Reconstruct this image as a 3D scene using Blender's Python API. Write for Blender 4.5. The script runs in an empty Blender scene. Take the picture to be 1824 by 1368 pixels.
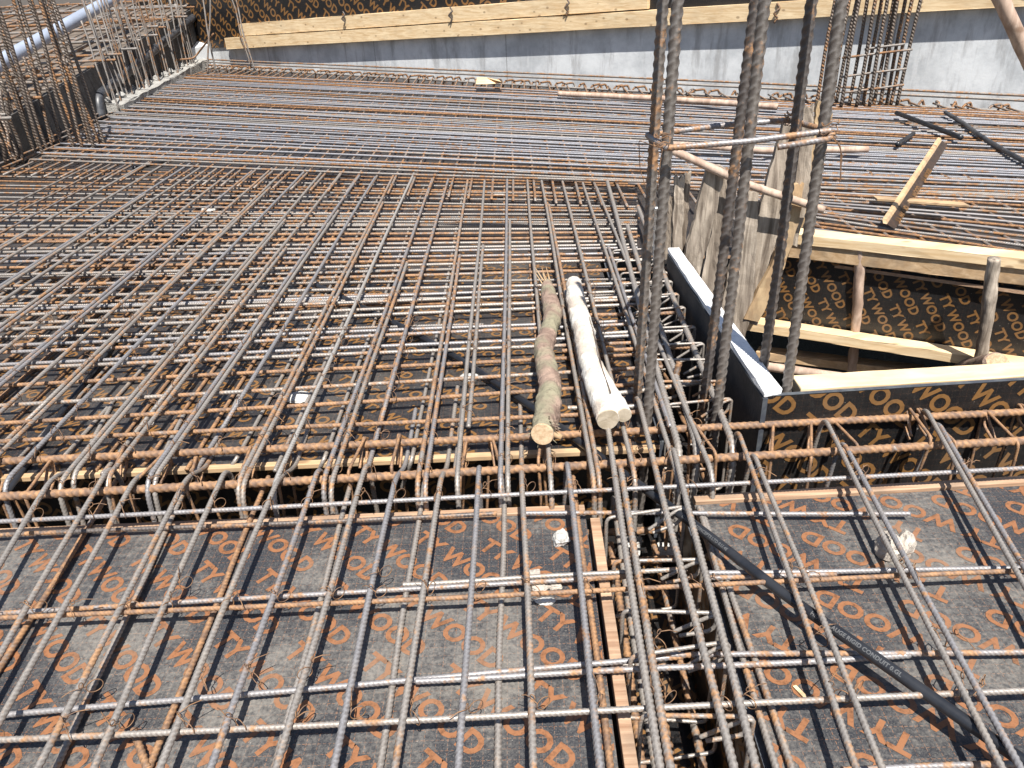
import bpy, bmesh, math, random
import numpy as np
from mathutils import Vector
random.seed(7); rng = np.random.RandomState(7)
S = bpy.context.scene
# ------------------------------------------------ camera, sky, sun, exposure
H = 1.55; F = 1370.0; PIT = math.radians(29); ROL = math.radians(2.6); YAW = math.radians(1.0)
_f = np.array([0, math.cos(PIT), -math.sin(PIT)]); _r = np.array([1., 0, 0]); _u = np.array([0, math.sin(PIT), math.cos(PIT)])
r_ = math.cos(ROL)*_r - math.sin(ROL)*_u; u_ = math.sin(ROL)*_r + math.cos(ROL)*_u
_Z = np.array([[math.cos(YAW), -math.sin(YAW), 0], [math.sin(YAW), math.cos(YAW), 0], [0, 0, 1]])
f_, r_, u_ = _Z@_f, _Z@r_, _Z@u_
CAM = np.array([0, 0, H])
from mathutils import Matrix
cd = bpy.data.cameras.new('camera'); cam = bpy.data.objects.new('camera', cd); S.collection.objects.link(cam)
M = Matrix.Identity(4)
for i in range(3):
    M[i][0] = r_[i]; M[i][1] = u_[i]; M[i][2] = -f_[i]; M[i][3] = CAM[i]
cam.matrix_world = M
cd.sensor_width = 36; cd.lens = F/1824*36; cd.clip_start = .02; cd.clip_end = 2000
S.camera = cam
SUN = Vector((0.12, -0.53, 1.0)).normalized()
elev = math.asin(SUN.z); azim = math.atan2(SUN.x, SUN.y)
w = bpy.data.worlds.new('World'); S.world = w; w.use_nodes = True
nt = w.node_tree; bg = nt.nodes['Background']
sky = nt.nodes.new('ShaderNodeTexSky'); sky.sky_type = 'NISHITA'; sky.sun_disc = False
sky.sun_elevation = elev; sky.sun_rotation = azim
nt.links.new(sky.outputs[0], bg.inputs[0]); bg.inputs[1].default_value = 0.062
sl = bpy.data.lights.new('sun', 'SUN'); sl.energy = 4.9; sl.angle = math.radians(.55); sl.color = (1, .955, .89)
so = bpy.data.objects.new('sun', sl); S.collection.objects.link(so)
so.rotation_euler = SUN.to_track_quat('Z', 'Y').to_euler()
S.view_settings.view_transform = 'Standard'; S.view_settings.look = 'None'
S.view_settings.exposure = 0.82; S.view_settings.gamma = 1
S.render.engine = 'CYCLES'

def ray(x, y): return f_ + r_*(x-912)/F - u_*(y-684)/F
def P(x, y, z=0.):
    d = ray(x, y); return CAM + d*(z-H)/d[2]
def PY(x, y, Y):
    d = ray(x, y); return CAM + d*Y/d[1]
def PV(x, y, A, B, off=0.):     # vertical plane through plan points A, B
    t = np.array([B[0]-A[0], B[1]-A[1]]); n = np.array([-t[1], t[0]])/np.hypot(*t)
    d = ray(x, y); k = (n@(np.array(A[:2])) + off)/(n@d[:2]); return CAM + d*k
def A3(*a): return np.array(a, float)

# ------------------------------------------------ materials
def mat(name):
    m = bpy.data.materials.new(name); m.use_nodes = True
    return m, m.node_tree, m.node_tree.nodes['Principled BSDF']
class NB:
    def __init__(s, nt): s.nt = nt
    def n(s, t, **k):
        x = s.nt.nodes.new(t)
        for a, b in k.items(): setattr(x, a, b)
        return x
    def l(s, a, b): s.nt.links.new(a, b)
    def setin(s, node, i, v):
        if isinstance(v, (int, float, tuple)): node.inputs[i].default_value = v
        else: s.l(v, node.inputs[i])
    def math(s, op, a, b=0., c=None, clamp=False):
        m = s.n('ShaderNodeMath', operation=op); m.use_clamp = clamp
        s.setin(m, 0, a); s.setin(m, 1, b)
        if c is not None: s.setin(m, 2, c)
        return m.outputs[0]
    def mix(s, f, a, b, typ='MIX'):
        m = s.n('ShaderNodeMix', data_type='RGBA', blend_type=typ)
        s.setin(m, 0, f)
        for i, v in ((6, a), (7, b)):
            if isinstance(v, tuple): m.inputs[i].default_value = (*v[:3], 1)
            else: s.l(v, m.inputs[i])
        return m.outputs[2]
    def noise(s, vec, scale, detail=3., rough=.55, dist=0.):
        n = s.n('ShaderNodeTexNoise'); n.inputs['Scale'].default_value = scale
        n.inputs['Detail'].default_value = detail; n.inputs['Roughness'].default_value = rough
        n.inputs['Distortion'].default_value = dist
        s.l(vec, n.inputs['Vector']); return n.outputs[0]
    def ramp(s, v, a, b):
        m = s.n('ShaderNodeMapRange'); m.interpolation_type = 'SMOOTHSTEP'
        s.setin(m, 0, v); s.setin(m, 1, a); s.setin(m, 2, b); return m.outputs[0]
    def vmul(s, v, sc):
        m = s.n('ShaderNodeMapping'); s.l(v, m.inputs[0]); m.inputs['Scale'].default_value = sc; return m.outputs[0]
    def bump(s, h, strength, dist, bsdf, prev=None):
        b = s.n('ShaderNodeBump'); b.inputs['Strength'].default_value = strength; b.inputs['Distance'].default_value = dist
        s.l(h, b.inputs['Height'])
        if prev is not None: s.l(prev, b.inputs['Normal'])
        s.l(b.outputs[0], bsdf.inputs['Normal']); return b.outputs[0]
def objvec(nb, rnd=True):
    tc = nb.n('ShaderNodeTexCoord'); oi = nb.n('ShaderNodeObjectInfo')
    if not rnd: return tc.outputs['Object'], oi.outputs['Random']
    v = nb.n('ShaderNodeVectorMath', operation='ADD'); nb.l(tc.outputs['Object'], v.inputs[0])
    c = nb.n('ShaderNodeCombineXYZ')
    m = nb.math('MULTIPLY', oi.outputs['Random'], 37.0)
    nb.l(m, c.inputs[0]); nb.l(m, c.inputs[1]); nb.l(c.outputs[0], v.inputs[1])
    return v.outputs[0], oi.outputs['Random']

def rebar_mat(name, bumpy, rust, pitch=.012, steel=((.22, .205, .19), (.50, .465, .425)), dirt=.5, bdist=.0018):
    m, t, b = mat(name); nb = NB(t)
    v, rnd = objvec(nb)
    tc = nb.n('ShaderNodeTexCoord'); sep = nb.n('ShaderNodeSeparateXYZ'); nb.l(tc.outputs['UV'], sep.inputs[0])
    n1 = nb.noise(v, 7., 5., .72); n2 = nb.noise(v, 45., 3., .6); n3 = nb.noise(v, 230., 2., .6)
    st = nb.mix(n2, steel[0], steel[1])
    ru = nb.mix(nb.ramp(n2, .35, .65), (.15, .074, .037), (.42, .205, .072))
    thr = nb.math('MULTIPLY_ADD', rnd, -.15, .70-rust)
    k = nb.ramp(nb.math('ADD', nb.math('MULTIPLY', n1, .7), nb.math('MULTIPLY', n2, .35)), thr, nb.math('ADD', thr, .12))
    col = nb.mix(k, st, ru)
    # pale dried slurry in patches
    kd = nb.math('MULTIPLY', nb.math('MULTIPLY', nb.ramp(nb.noise(v, 9., 5., .7), .5, .68), dirt), nb.math('MULTIPLY_ADD', k, -.75, 1.))
    col = nb.mix(kd, col, (.46, .40, .33))
    col = nb.mix(nb.math('MULTIPLY', nb.ramp(n3, .45, .7), .35), col, (.07, .045, .035))
    nb.l(col, b.inputs['Base Color'])
    b.inputs['Metallic'].default_value = .0
    nb.l(nb.math('MULTIPLY_ADD', k, .22, .48), b.inputs['Roughness'])
    b.inputs['Specular IOR Level'].default_value = .7
    nb.l(nb.math('MULTIPLY_ADD', k, -.3, .35), b.inputs['Metallic'])
    if bumpy:
        ph = nb.math('ADD', nb.math('MULTIPLY', sep.outputs[0], 1/pitch), nb.math('MULTIPLY', sep.outputs[1], 2.))
        h = nb.math('POWER', nb.math('ABSOLUTE', nb.math('SINE', nb.math('MULTIPLY', ph, math.pi))), 2.)
        nb.bump(h, 1., bdist, b)
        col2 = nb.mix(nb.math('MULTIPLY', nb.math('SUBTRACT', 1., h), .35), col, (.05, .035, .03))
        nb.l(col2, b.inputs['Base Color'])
    else:
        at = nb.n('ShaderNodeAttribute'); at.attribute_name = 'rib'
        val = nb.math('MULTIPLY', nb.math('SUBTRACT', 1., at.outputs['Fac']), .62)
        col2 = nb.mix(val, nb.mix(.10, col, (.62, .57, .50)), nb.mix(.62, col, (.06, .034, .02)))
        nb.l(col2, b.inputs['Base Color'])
        nb.bump(n3, .5, .0008, b)
    return m
MT = {}
MT['bar'] = rebar_mat('ribbed_steel', False, .10)
MT['bar_b'] = rebar_mat('ribbed_steel_fine', True, .10)
MT['rust'] = rebar_mat('rusty_steel', False, .30, dirt=.15)
MT['rust_b'] = rebar_mat('rusty_steel_fine', True, .24, dirt=.2)
MT['silver'] = rebar_mat('fresh_steel', False, .08, steel=((.19, .19, .20), (.42, .42, .44)), dirt=.3)
MT['silver_b'] = rebar_mat('fresh_steel_fine', True, .06, steel=((.24, .245, .265), (.50, .51, .55)), dirt=.2)
MT['brown_b'] = rebar_mat('brown_starter_steel', True, .08, pitch=.03, steel=((.10, .075, .06), (.22, .18, .145)), dirt=.3, bdist=.004)
MT['dark'] = rebar_mat('dark_steel', False, .10, steel=((.045, .04, .042), (.13, .12, .12)), dirt=.12)  # darker steel tone for a few bars and the wall wire knots
MT['col'] = rebar_mat('thick_brownish_steel', False, .03, steel=((.11, .10, .09), (.25, .23, .215)), dirt=.12)
MT['pale'] = rebar_mat('lime_splashed_steel', False, .0, steel=((.36, .34, .32), (.62, .60, .56)), dirt=.7)
MT['wire'] = rebar_mat('binding_wire', False, .34, dirt=.1)

def film_ply(name, dust, gl=1., grid=.027, base=(.032, .034, .039), dustc=(.27, .25, .22)):
    m, t, b = mat(name); nb = NB(t)
    tc = nb.n('ShaderNodeTexCoord'); uv = tc.outputs['UV']; ob = tc.outputs['Object']
    sep = nb.n('ShaderNodeSeparateXYZ'); nb.l(uv, sep.inputs[0])
    u, v = sep.outputs[0], sep.outputs[1]
    def lines(a, c):
        fr = nb.math('FRACT', nb.math('DIVIDE', a, grid)); ln = nb.math('LESS_THAN', fr, .06)
        dash = nb.math('LESS_THAN', nb.math('FRACT', nb.math('DIVIDE', c, grid/2.3)), .62)
        return nb.math('MULTIPLY', ln, dash)
    ln = nb.math('MAXIMUM', lines(u, v), lines(v, u))
    n1 = nb.noise(ob, 2.3, 5., .65); n2 = nb.noise(ob, 28., 5., .7); n3 = nb.noise(ob, 260., 2., .6)
    worn = nb.ramp(n2, .42, .6)
    col = nb.mix(nb.math('MULTIPLY', ln, nb.math('MULTIPLY_ADD', worn, .5*gl, .3*gl)), base, (.27, .13, .065))
    k = nb.math('MULTIPLY', nb.ramp(nb.math('ADD', nb.math('MULTIPLY', n1, .6), nb.math('MULTIPLY', nb.noise(ob, 70., 6., .8), .5)), .46, .72), dust)
    fine = nb.math('MULTIPLY', nb.ramp(n3, .48, .72), min(1., dust*.75+.12))
    col = nb.mix(nb.math('MAXIMUM', k, nb.math('MULTIPLY', fine, .55)), col, dustc)
    sp = nb.n('ShaderNodeTexVoronoi'); sp.inputs['Scale'].default_value = 40.; nb.l(ob, sp.inputs['Vector'])
    spot = nb.math('LESS_THAN', sp.outputs['Distance'], nb.math('MULTIPLY', n1, .12))
    col = nb.mix(nb.math('MULTIPLY', spot, .5), col, (.42, .39, .34))
    nb.l(col, b.inputs['Base Color'])
    nb.l(nb.math('MULTIPLY_ADD', k, .4, .36), b.inputs['Roughness'])
    nb.bump(n3, .25, .001, b)
    return m
MT['ply'] = film_ply('film_faced_plywood_dusty', .72)
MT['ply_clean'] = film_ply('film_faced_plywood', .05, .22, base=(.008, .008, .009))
MT['ply_mid'] = film_ply('film_faced_plywood_mid', .25, .6, base=(.014, .014, .016))
def letter_mat(name, c, wear):
    m, t, b = mat(name); nb = NB(t)
    tc = nb.n('ShaderNodeTexCoord'); ob = tc.outputs['Object']
    n1 = nb.noise(ob, 2.3, 5., .65); n2 = nb.noise(ob, 38., 6., .75)
    col = nb.mix(nb.math('MULTIPLY', nb.ramp(n2, .45, .7), wear), c, tuple(x*.45 for x in c))
    col = nb.mix(nb.math('MULTIPLY', nb.ramp(n1, .46, .75), .65*wear), col, (.23, .17, .125))
    nb.l(col, b.inputs['Base Color']); b.inputs['Roughness'].default_value = .5
    return m
MT['letters'] = letter_mat('orange_print', (.27, .12, .055), 1.)
MT['letters_wall'] = letter_mat('ochre_print', (.20, .10, .032), .5)
MT['letters_grey'] = letter_mat('grey_print', (.105, .11, .115), .2)

def wood(name, c1, c2, scale=(2, 40, 40), rough=.6, dirt=.0, bumpd=.001, knots=True):
    m, t, b = mat(name); nb = NB(t)
    v, rnd = objvec(nb)
    vs = nb.vmul(v, scale)
    n = nb.noise(vs, 1., 5., .65, .6); n2 = nb.noise(v, 6., 4.); n3 = nb.noise(v, 120., 3., .6)
    col = nb.mix(nb.ramp(n, .3, .72), c1, c2)
    if knots:
        vo = nb.n('ShaderNodeTexVoronoi'); vo.inputs['Scale'].default_value = 1.; nb.l(nb.vmul(v, (4, 9, 9)), vo.inputs['Vector'])
        kn = nb.ramp(vo.outputs['Distance'], .17, .07)
        col = nb.mix(nb.math('MULTIPLY', kn, .6), col, (.16, .08, .035))
    if dirt: col = nb.mix(nb.math('MULTIPLY', nb.ramp(n2, .45, .7), dirt), col, (.16, .13, .10))
    nb.l(col, b.inputs['Base Color']); b.inputs['Roughness'].default_value = rough
    nb.bump(nb.math('ADD', n, nb.math('MULTIPLY', n3, .4)), .6, bumpd, b)
    return m
MT['timber'] = wood('fresh_sawn_timber', (.62, .43, .23), (.84, .67, .43), scale=(1.6, 7, 42), dirt=.12)
MT['timber_old'] = wood('dusty_sawn_timber', (.42, .27, .14), (.60, .43, .26), dirt=.5)
MT['plyedge'] = wood('plywood_edge', (.30, .17, .10), (.55, .38, .25), scale=(3, 60, 220), dirt=.5, knots=False)
MT['weather'] = wood('weathered_wood', (.13, .10, .075), (.54, .46, .37), scale=(30, 30, 2.2), rough=.85, dirt=.55, bumpd=.006, knots=False)
MT['ochre_plank'] = wood('split_timber', (.34, .22, .12), (.55, .40, .23), scale=(12, 12, 2.5), rough=.8, dirt=.5, bumpd=.004)
MT['pole'] = wood('peeled_pole', (.34, .23, .17), (.60, .46, .36), scale=(18, 18, 4), rough=.7, dirt=.4, bumpd=.003)
MT['endgrain'] = wood('cut_wood', (.46, .31, .18), (.72, .55, .36), scale=(70, 70, 70), knots=False)
MT['endgrey'] = wood('old_cut_wood', (.33, .27, .19), (.50, .43, .33), scale=(25, 25, 25), knots=False, bumpd=.003)

def simple(name, c, rough=.5, var=.3, sc=8., c2=None, bumpd=0., sc2=60.):
    m, t, b = mat(name); nb = NB(t); v, rnd = objvec(nb)
    n = nb.noise(v, sc, 5., .65); n2 = nb.noise(v, sc2, 4., .65)
    c2 = c2 or tuple(x*(1-var) for x in c)
    col = nb.mix(nb.ramp(n, .38, .66), c, c2)
    col = nb.mix(nb.math('MULTIPLY', nb.ramp(n2, .5, .75), .35), col, tuple(x*.5 for x in c2))
    nb.l(col, b.inputs['Base Color']); b.inputs['Roughness'].default_value = rough
    if bumpd: nb.bump(nb.math('ADD', n, n2), .8, bumpd, b)
    return m
MT['black_pipe'] = simple('black_conduit_plastic', (.013, .015, .020), .33, c2=(.030, .032, .037), sc=6., sc2=40.)
MT['dusty_pipe'] = simple('dusty_black_pipe', (.03, .033, .04), .4, c2=(.075, .078, .085), sc=9.)
MT['white_pipe'] = simple('grey_white_pipe_plastic', (.38, .43, .53), .35, c2=(.32, .36, .44), sc=3.)
MT['foam'] = simple('white_painted_board_top', (.85, .85, .84), .8, c2=(.74, .75, .76), sc=20., bumpd=.004)
MT['edgepaint'] = simple('painted_panel_edge', (.05, .056, .07), .6, c2=(.09, .10, .11), sc=20.)
MT['rubble'] = simple('broken_concrete', (.52, .47, .40), .9, c2=(.36, .32, .28), sc=20., bumpd=.01)
MT['white_rubble'] = simple('white_mortar', (.62, .61, .58), .9, c2=(.42, .41, .38), sc=25., bumpd=.01)
MT['kerbconc'] = simple('rough_concrete', (.42, .41, .38), .9, c2=(.27, .26, .24), sc=15., bumpd=.015)
MT['soil'] = simple('dark_soil', (.09, .075, .06), .95, c2=(.05, .042, .035), sc=2., bumpd=.02)
MT['darkface'] = simple('stained_slab_edge', (.075, .07, .066), .8, c2=(.035, .034, .034), sc=4., bumpd=.004)
MT['deckdirt'] = simple('dusty_upper_deck', (.17, .135, .105), .85, c2=(.09, .075, .06), sc=5., bumpd=.004)

def bark(name, cols, s=22.):
    m, t, b = mat(name); nb = NB(t); v, rnd = objvec(nb)
    vs = nb.vmul(v, (1, 1, 1))
    n = nb.noise(vs, 14., 5., .65); n2 = nb.noise(vs, s*4, 4., .7); n3 = nb.noise(vs, 5., 3.)
    col = nb.mix(nb.ramp(n, .42, .58), cols[0], cols[1])
    col = nb.mix(nb.ramp(n3, .45, .6), col, cols[2])
    col = nb.mix(nb.math('MULTIPLY', nb.ramp(n2, .52, .72), .6), col, tuple(x*.45 for x in cols[1]))
    nb.l(col, b.inputs['Base Color']); b.inputs['Roughness'].default_value = .8
    nb.bump(nb.math('ADD', n, n2), 1., .006, b)
    return m
MT['bark_green'] = bark('mossy_bark', ((.34, .24, .185), (.22, .15, .115), (.27, .245, .165)))
MT['bark_white'] = bark('whitewashed_log', ((.74, .71, .65), (.64, .60, .53), (.56, .48, .40)))

MT['bark_crack'] = simple('dark_split_wood', (.10, .07, .05), .9)
def concrete_wall():
    m, t, b = mat('cast_concrete'); nb = NB(t)
    tc = nb.n('ShaderNodeTexCoord'); v = tc.outputs['UV']
    n1 = nb.noise(v, 1.4, 6., .7); n2 = nb.noise(nb.vmul(v, (5, .8, 1)), 1., 5., .7); n3 = nb.noise(v, 30., 5., .7)
    col = nb.mix(nb.ramp(n1, .35, .65), (.68, .70, .71), (.44, .46, .475))
    col = nb.mix(nb.math('MULTIPLY', nb.ramp(n2, .50, .68), .7), col, (.30, .30, .30))
    col = nb.mix(nb.math('MULTIPLY', nb.ramp(nb.noise(nb.vmul(v, (7, 1.1, 1)), 1.3, 4.), .60, .7), .6), col, (.66, .67, .68))
    sep = nb.n('ShaderNodeSeparateXYZ'); nb.l(v, sep.inputs[0])
    jt = nb.math('LESS_THAN', nb.math('ABSOLUTE', nb.math('ADD', nb.math('SUBTRACT', nb.math('MODULO', nb.math('ADD', sep.outputs[0], .1), 2.44), 1.2), nb.math('MULTIPLY', nb.math('SUBTRACT', n3, .5), .02))), .008)
    col = nb.mix(nb.math('MULTIPLY', jt, .55), col, (.16, .155, .15))
    nb.l(col, b.inputs['Base Color']); b.inputs['Roughness'].default_value = .75
    nb.bump(nb.math('ADD', n3, n1), .4, .004, b)
    return m
MT['concrete'] = concrete_wall()

# ------------------------------------------------ object helpers
def link(name, me, parent=None, loc=None):
    o = bpy.data.objects.new(name, me); S.collection.objects.link(o)
    if loc is not None: o.location = loc
    if parent: o.parent = parent
    return o
def tag(o, label=None, cat=None, group=None, kind=None):
    if label: o['label'] = label
    if cat: o['category'] = cat
    if group: o['group'] = group
    if kind: o['kind'] = kind
    return o
def empty(name, loc): return link(name, None, None, tuple(loc))
def raw_mesh(name, V, quads, UV=None, polys=None, smooth=True, mt=None, rib=None):
    me = bpy.data.meshes.new(name)
    nq = len(quads); V = np.asarray(V, np.float32)
    loops = [np.asarray(quads, np.int32).ravel()] if nq else []
    tot = [np.full(nq, 4, np.int32)]
    for p in (polys or []):
        loops.append(np.asarray(p, np.int32)); tot.append(np.array([len(p)], np.int32))
    L = np.concatenate(loops); T = np.concatenate(tot); st = np.concatenate([[0], np.cumsum(T)[:-1]]).astype(np.int32)
    me.vertices.add(len(V)); me.vertices.foreach_set('co', V.ravel())
    me.loops.add(len(L)); me.loops.foreach_set('vertex_index', L)
    me.polygons.add(len(T)); me.polygons.foreach_set('loop_start', st)
    me.update(calc_edges=True)
    if UV is not None:
        uvl = me.uv_layers.new(name='uv'); uvl.data.foreach_set('uv', np.asarray(UV, np.float32)[L].ravel())
    if rib is not None:
        at = me.attributes.new('rib', 'FLOAT', 'POINT'); at.data.foreach_set('value', np.asarray(rib, np.float32).ravel())
    me.polygons.foreach_set('use_smooth', np.full(len(T), smooth))
    if mt: me.materials.append(mt)
    me.validate(); return me
def resample(pts, step):
    pts = np.asarray(pts, float); d = np.r_[0, np.cumsum(np.linalg.norm(np.diff(pts, axis=0), axis=1))]
    n = max(2, int(d[-1]/step)+1); s = np.linspace(0, d[-1], n)
    return np.stack([np.interp(s, d, pts[:, i]) for i in range(3)], 1), s
def fillet(pts, R):
    pts = [np.asarray(p, float) for p in pts]; out = [pts[0]]
    for i in range(1, len(pts)-1):
        a, b, c = pts[i-1], pts[i], pts[i+1]
        u = (a-b); lu = np.linalg.norm(u); u = u/lu; v = (c-b); lv = np.linalg.norm(v); v = v/lv
        k = min(R, lu*.45, lv*.45)
        for t in np.linspace(0, 1, 8): out.append((1-t)**2*(b+u*k) + 2*t*(1-t)*b + t*t*(b+v*k))
    out.append(pts[-1]); return np.array(out)
def frames(p):
    T = np.gradient(p, axis=0); T /= np.linalg.norm(T, axis=1)[:, None]+1e-12
    N = np.zeros_like(T); a = A3(0, 0, 1) if abs(T[0][2]) < .9 else A3(0, 1, 0)
    n = a - T[0]*(a@T[0]); n /= np.linalg.norm(n)
    for i in range(len(p)):
        n = n - T[i]*(n@T[i]); n /= np.linalg.norm(n); N[i] = n
    return T, N, np.cross(T, N)
def tube(pts, r, sides=8, step=.05, rough=0., flat=False, ribs=None, mt=None, name='tube', jitter=0., rnoise=0., taper=None, twist=0.):
    """returns mesh with verts relative to the mid point, and the mid point"""
    p, s = resample(pts, step)
    if jitter:
        L = s[-1]; ph = rng.rand(2)*6.3
        off = np.sin(s/L*math.pi*rng.uniform(1.5, 3.2)+ph[0])*jitter; off2 = np.sin(s/L*math.pi*rng.uniform(1, 2.5)+ph[1])*jitter*.35
        p = p + np.outer(off, [.7, .7, 0]) + np.outer(off2, [0, 0, 1])
    mid = p[len(p)//2].copy(); p = p-mid
    T, N, B = frames(p); n = len(p); th = np.arange(sides)/sides*2*math.pi + twist
    rad = np.full((n, sides), r)
    if taper is not None: rad = rad*np.interp(s/s[-1], np.linspace(0, 1, len(taper)), taper)[:, None]
    ribv = None
    if ribs:
        pitch, hgt = ribs[:2]; sharp, sk = (ribs[2], ribs[3]) if len(ribs) > 2 else (1.6, .45)
        side = np.where(np.sin(th) >= 0, 1., -1.)
        ph = s[:, None]/pitch + side[None, :]*np.cos(th)[None, :]*sk + (side[None, :] > 0)*.5
        prof = (.5+.5*np.cos(2*math.pi*ph))**sharp * (np.abs(np.sin(th))**.5)[None, :]
        seam = np.repeat((np.abs(np.cos(th))**14)[None, :], n, 0)
        rad = rad*(1 + hgt*prof + hgt*.6*seam); ribv = np.maximum(prof, seam*.8)
    if rnoise:
        g = sum(np.sin(s[:, None]*k+th[None, :]*q+rng.rand()*6)*a for k, q, a in ((9, 1, .5), (23, 2, .35), (41, 3, .25), (70, 1, .2), (110, 5, .12)))
        rad = rad*(1+rnoise*g)
    if rough:
        nz = rng.randn(n, sides)
        for _ in range(2): nz = (nz+np.roll(nz, 1, 0)+np.roll(nz, -1, 0)+np.roll(nz, 1, 1))/2.2
        rad = rad*(1+rough*nz*.6); 
        for _k in range(5):
            i0 = rng.randint(4, n-4); j0 = rng.randint(sides); dj = np.minimum(np.abs(np.arange(sides)-j0), sides-np.abs(np.arange(sides)-j0))
            rad = rad*(1+.17*np.exp(-((np.arange(n)-i0)[:, None]/2.6)**2-(dj[None]/2.2)**2))
    V = p[:, None, :] + rad[..., None]*(np.cos(th)[None, :, None]*N[:, None, :] + np.sin(th)[None, :, None]*B[:, None, :])
    UV = np.stack([np.repeat(s[:, None], sides, 1), np.repeat((np.arange(sides)/sides)[None], n, 0)], 2)
    i = np.arange(n-1)[:, None]*sides; j = np.arange(sides)[None]; j2 = (j+1) % sides
    Q = np.stack([i+j, i+j2, i+sides+j2, i+sides+j], 2).reshape(-1, 4)
    caps = [list(range(sides))[::-1], list(range((n-1)*sides, n*sides))]
    me = raw_mesh(name, V.reshape(-1, 3), Q, UV.reshape(-1, 2), caps, not flat, mt, ribv)
    return me, mid
def tube_obj(name, pts, r, parent=None, **k):
    me, mid = tube(pts, r, name=name, **k)
    return link(name, me, parent, tuple(mid - (np.array(parent.location) if parent else 0)))
def box8(name, c, mt, parent=None, bevel=0., sub=0, rough=0., uvs=1.):
    """c: 8 corners, bottom loop 0-3 then top loop 4-7"""
    c = np.asarray(c, float); mid = c.mean(0)
    bm = bmesh.new(); vs = [bm.verts.new(tuple(q-mid)) for q in c]
    for f in ((3, 2, 1, 0), (4, 5, 6, 7), (0, 1, 5, 4), (1, 2, 6, 5), (2, 3, 7, 6), (3, 0, 4, 7)): bm.faces.new([vs[i] for i in f])
    bmesh.ops.recalc_face_normals(bm, faces=bm.faces)
    if bevel: bmesh.ops.bevel(bm, geom=list(bm.edges), offset=bevel, segments=2, affect='EDGES', profile=.6)
    if sub:
        es = sorted(bm.edges, key=lambda e: -e.calc_length())
        Lm = es[0].calc_length()
        bmesh.ops.subdivide_edges(bm, edges=[e for e in bm.edges if e.calc_length() > Lm*.5], cuts=sub, use_grid_fill=True)
        for v in bm.verts: v.co += Vector((random.uniform(-1, 1), random.uniform(-1, 1), random.uniform(-1, 1)))*rough
    me = bpy.data.meshes.new(name); bm.to_mesh(me); bm.free(); me.materials.append(mt)
    return link(name, me, parent, tuple(mid - (np.array(parent.location) if parent else 0)))
def bar_box(name, a, b, wv, hv, mt, **k):
    """straight timber from a to b; wv, hv = width and height vectors"""
    a, b, wv, hv = map(lambda q: np.asarray(q, float), (a, b, wv, hv))
    c = [a, b, b+wv, a+wv]; return box8(name, c+[q+hv for q in c], mt, **k)
def panel(name, poly, thick, mt, label, cat, up=None, edge=True):
    """flat sheet through a plan or wall polygon: UV in metres, thickness behind the face"""
    poly = [np.asarray(q, float) for q in poly]; o = poly[0].copy()
    n = np.cross(poly[1]-poly[0], poly[-1]-poly[0]); n /= np.linalg.norm(n)
    ex = (poly[1]-poly[0]); ex /= np.linalg.norm(ex); ey = np.cross(n, ex)
    k = len(poly); V = [q-o for q in poly]+[q-o-n*thick for q in poly]
    UV = [((q-o)@ex, (q-o)@ey) for q in poly]*2
    polys = [list(range(k)), list(range(2*k-1, k-1, -1))]+[[i, k+i, k+(i+1) % k, (i+1) % k] for i in range(k)]
    me = raw_mesh(name, V, [], UV, polys, False, mt)
    ob = link(name, me, None, tuple(o)); me.materials.append(MT['plyedge'])
    for i, p in enumerate(me.polygons):
        if i >= 2: p.material_index = 1
    tag(ob, label, cat)
    return ob, (o, ex, ey, n, [((q-o)@ex, (q-o)@ey) for q in poly])
_tc = {}
def text_geo(s, size=1., bold=.036):
    if s in _tc: return _tc[s]
    cu = bpy.data.curves.new('t', 'FONT'); cu.body = s; cu.size = 1.; cu.offset = bold; cu.resolution_u = 3; cu.space_character = 1.06; cu.space_word = .75
    ob = bpy.data.objects.new('t', cu); S.collection.objects.link(ob)
    dg = bpy.context.evaluated_depsgraph_get(); dg.update()
    me = bpy.data.meshes.new_from_object(ob.evaluated_get(dg))
    V = np.array([v.co[:] for v in me.vertices])[:, :2]; Fc = [list(p.vertices) for p in me.polygons]
    bpy.data.objects.remove(ob); bpy.data.curves.remove(cu); bpy.data.meshes.remove(me)
    V[:, 0] -= V[:, 0].min(); _tc[s] = (V, Fc, V[:, 0].max()); return _tc[s]
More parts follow.
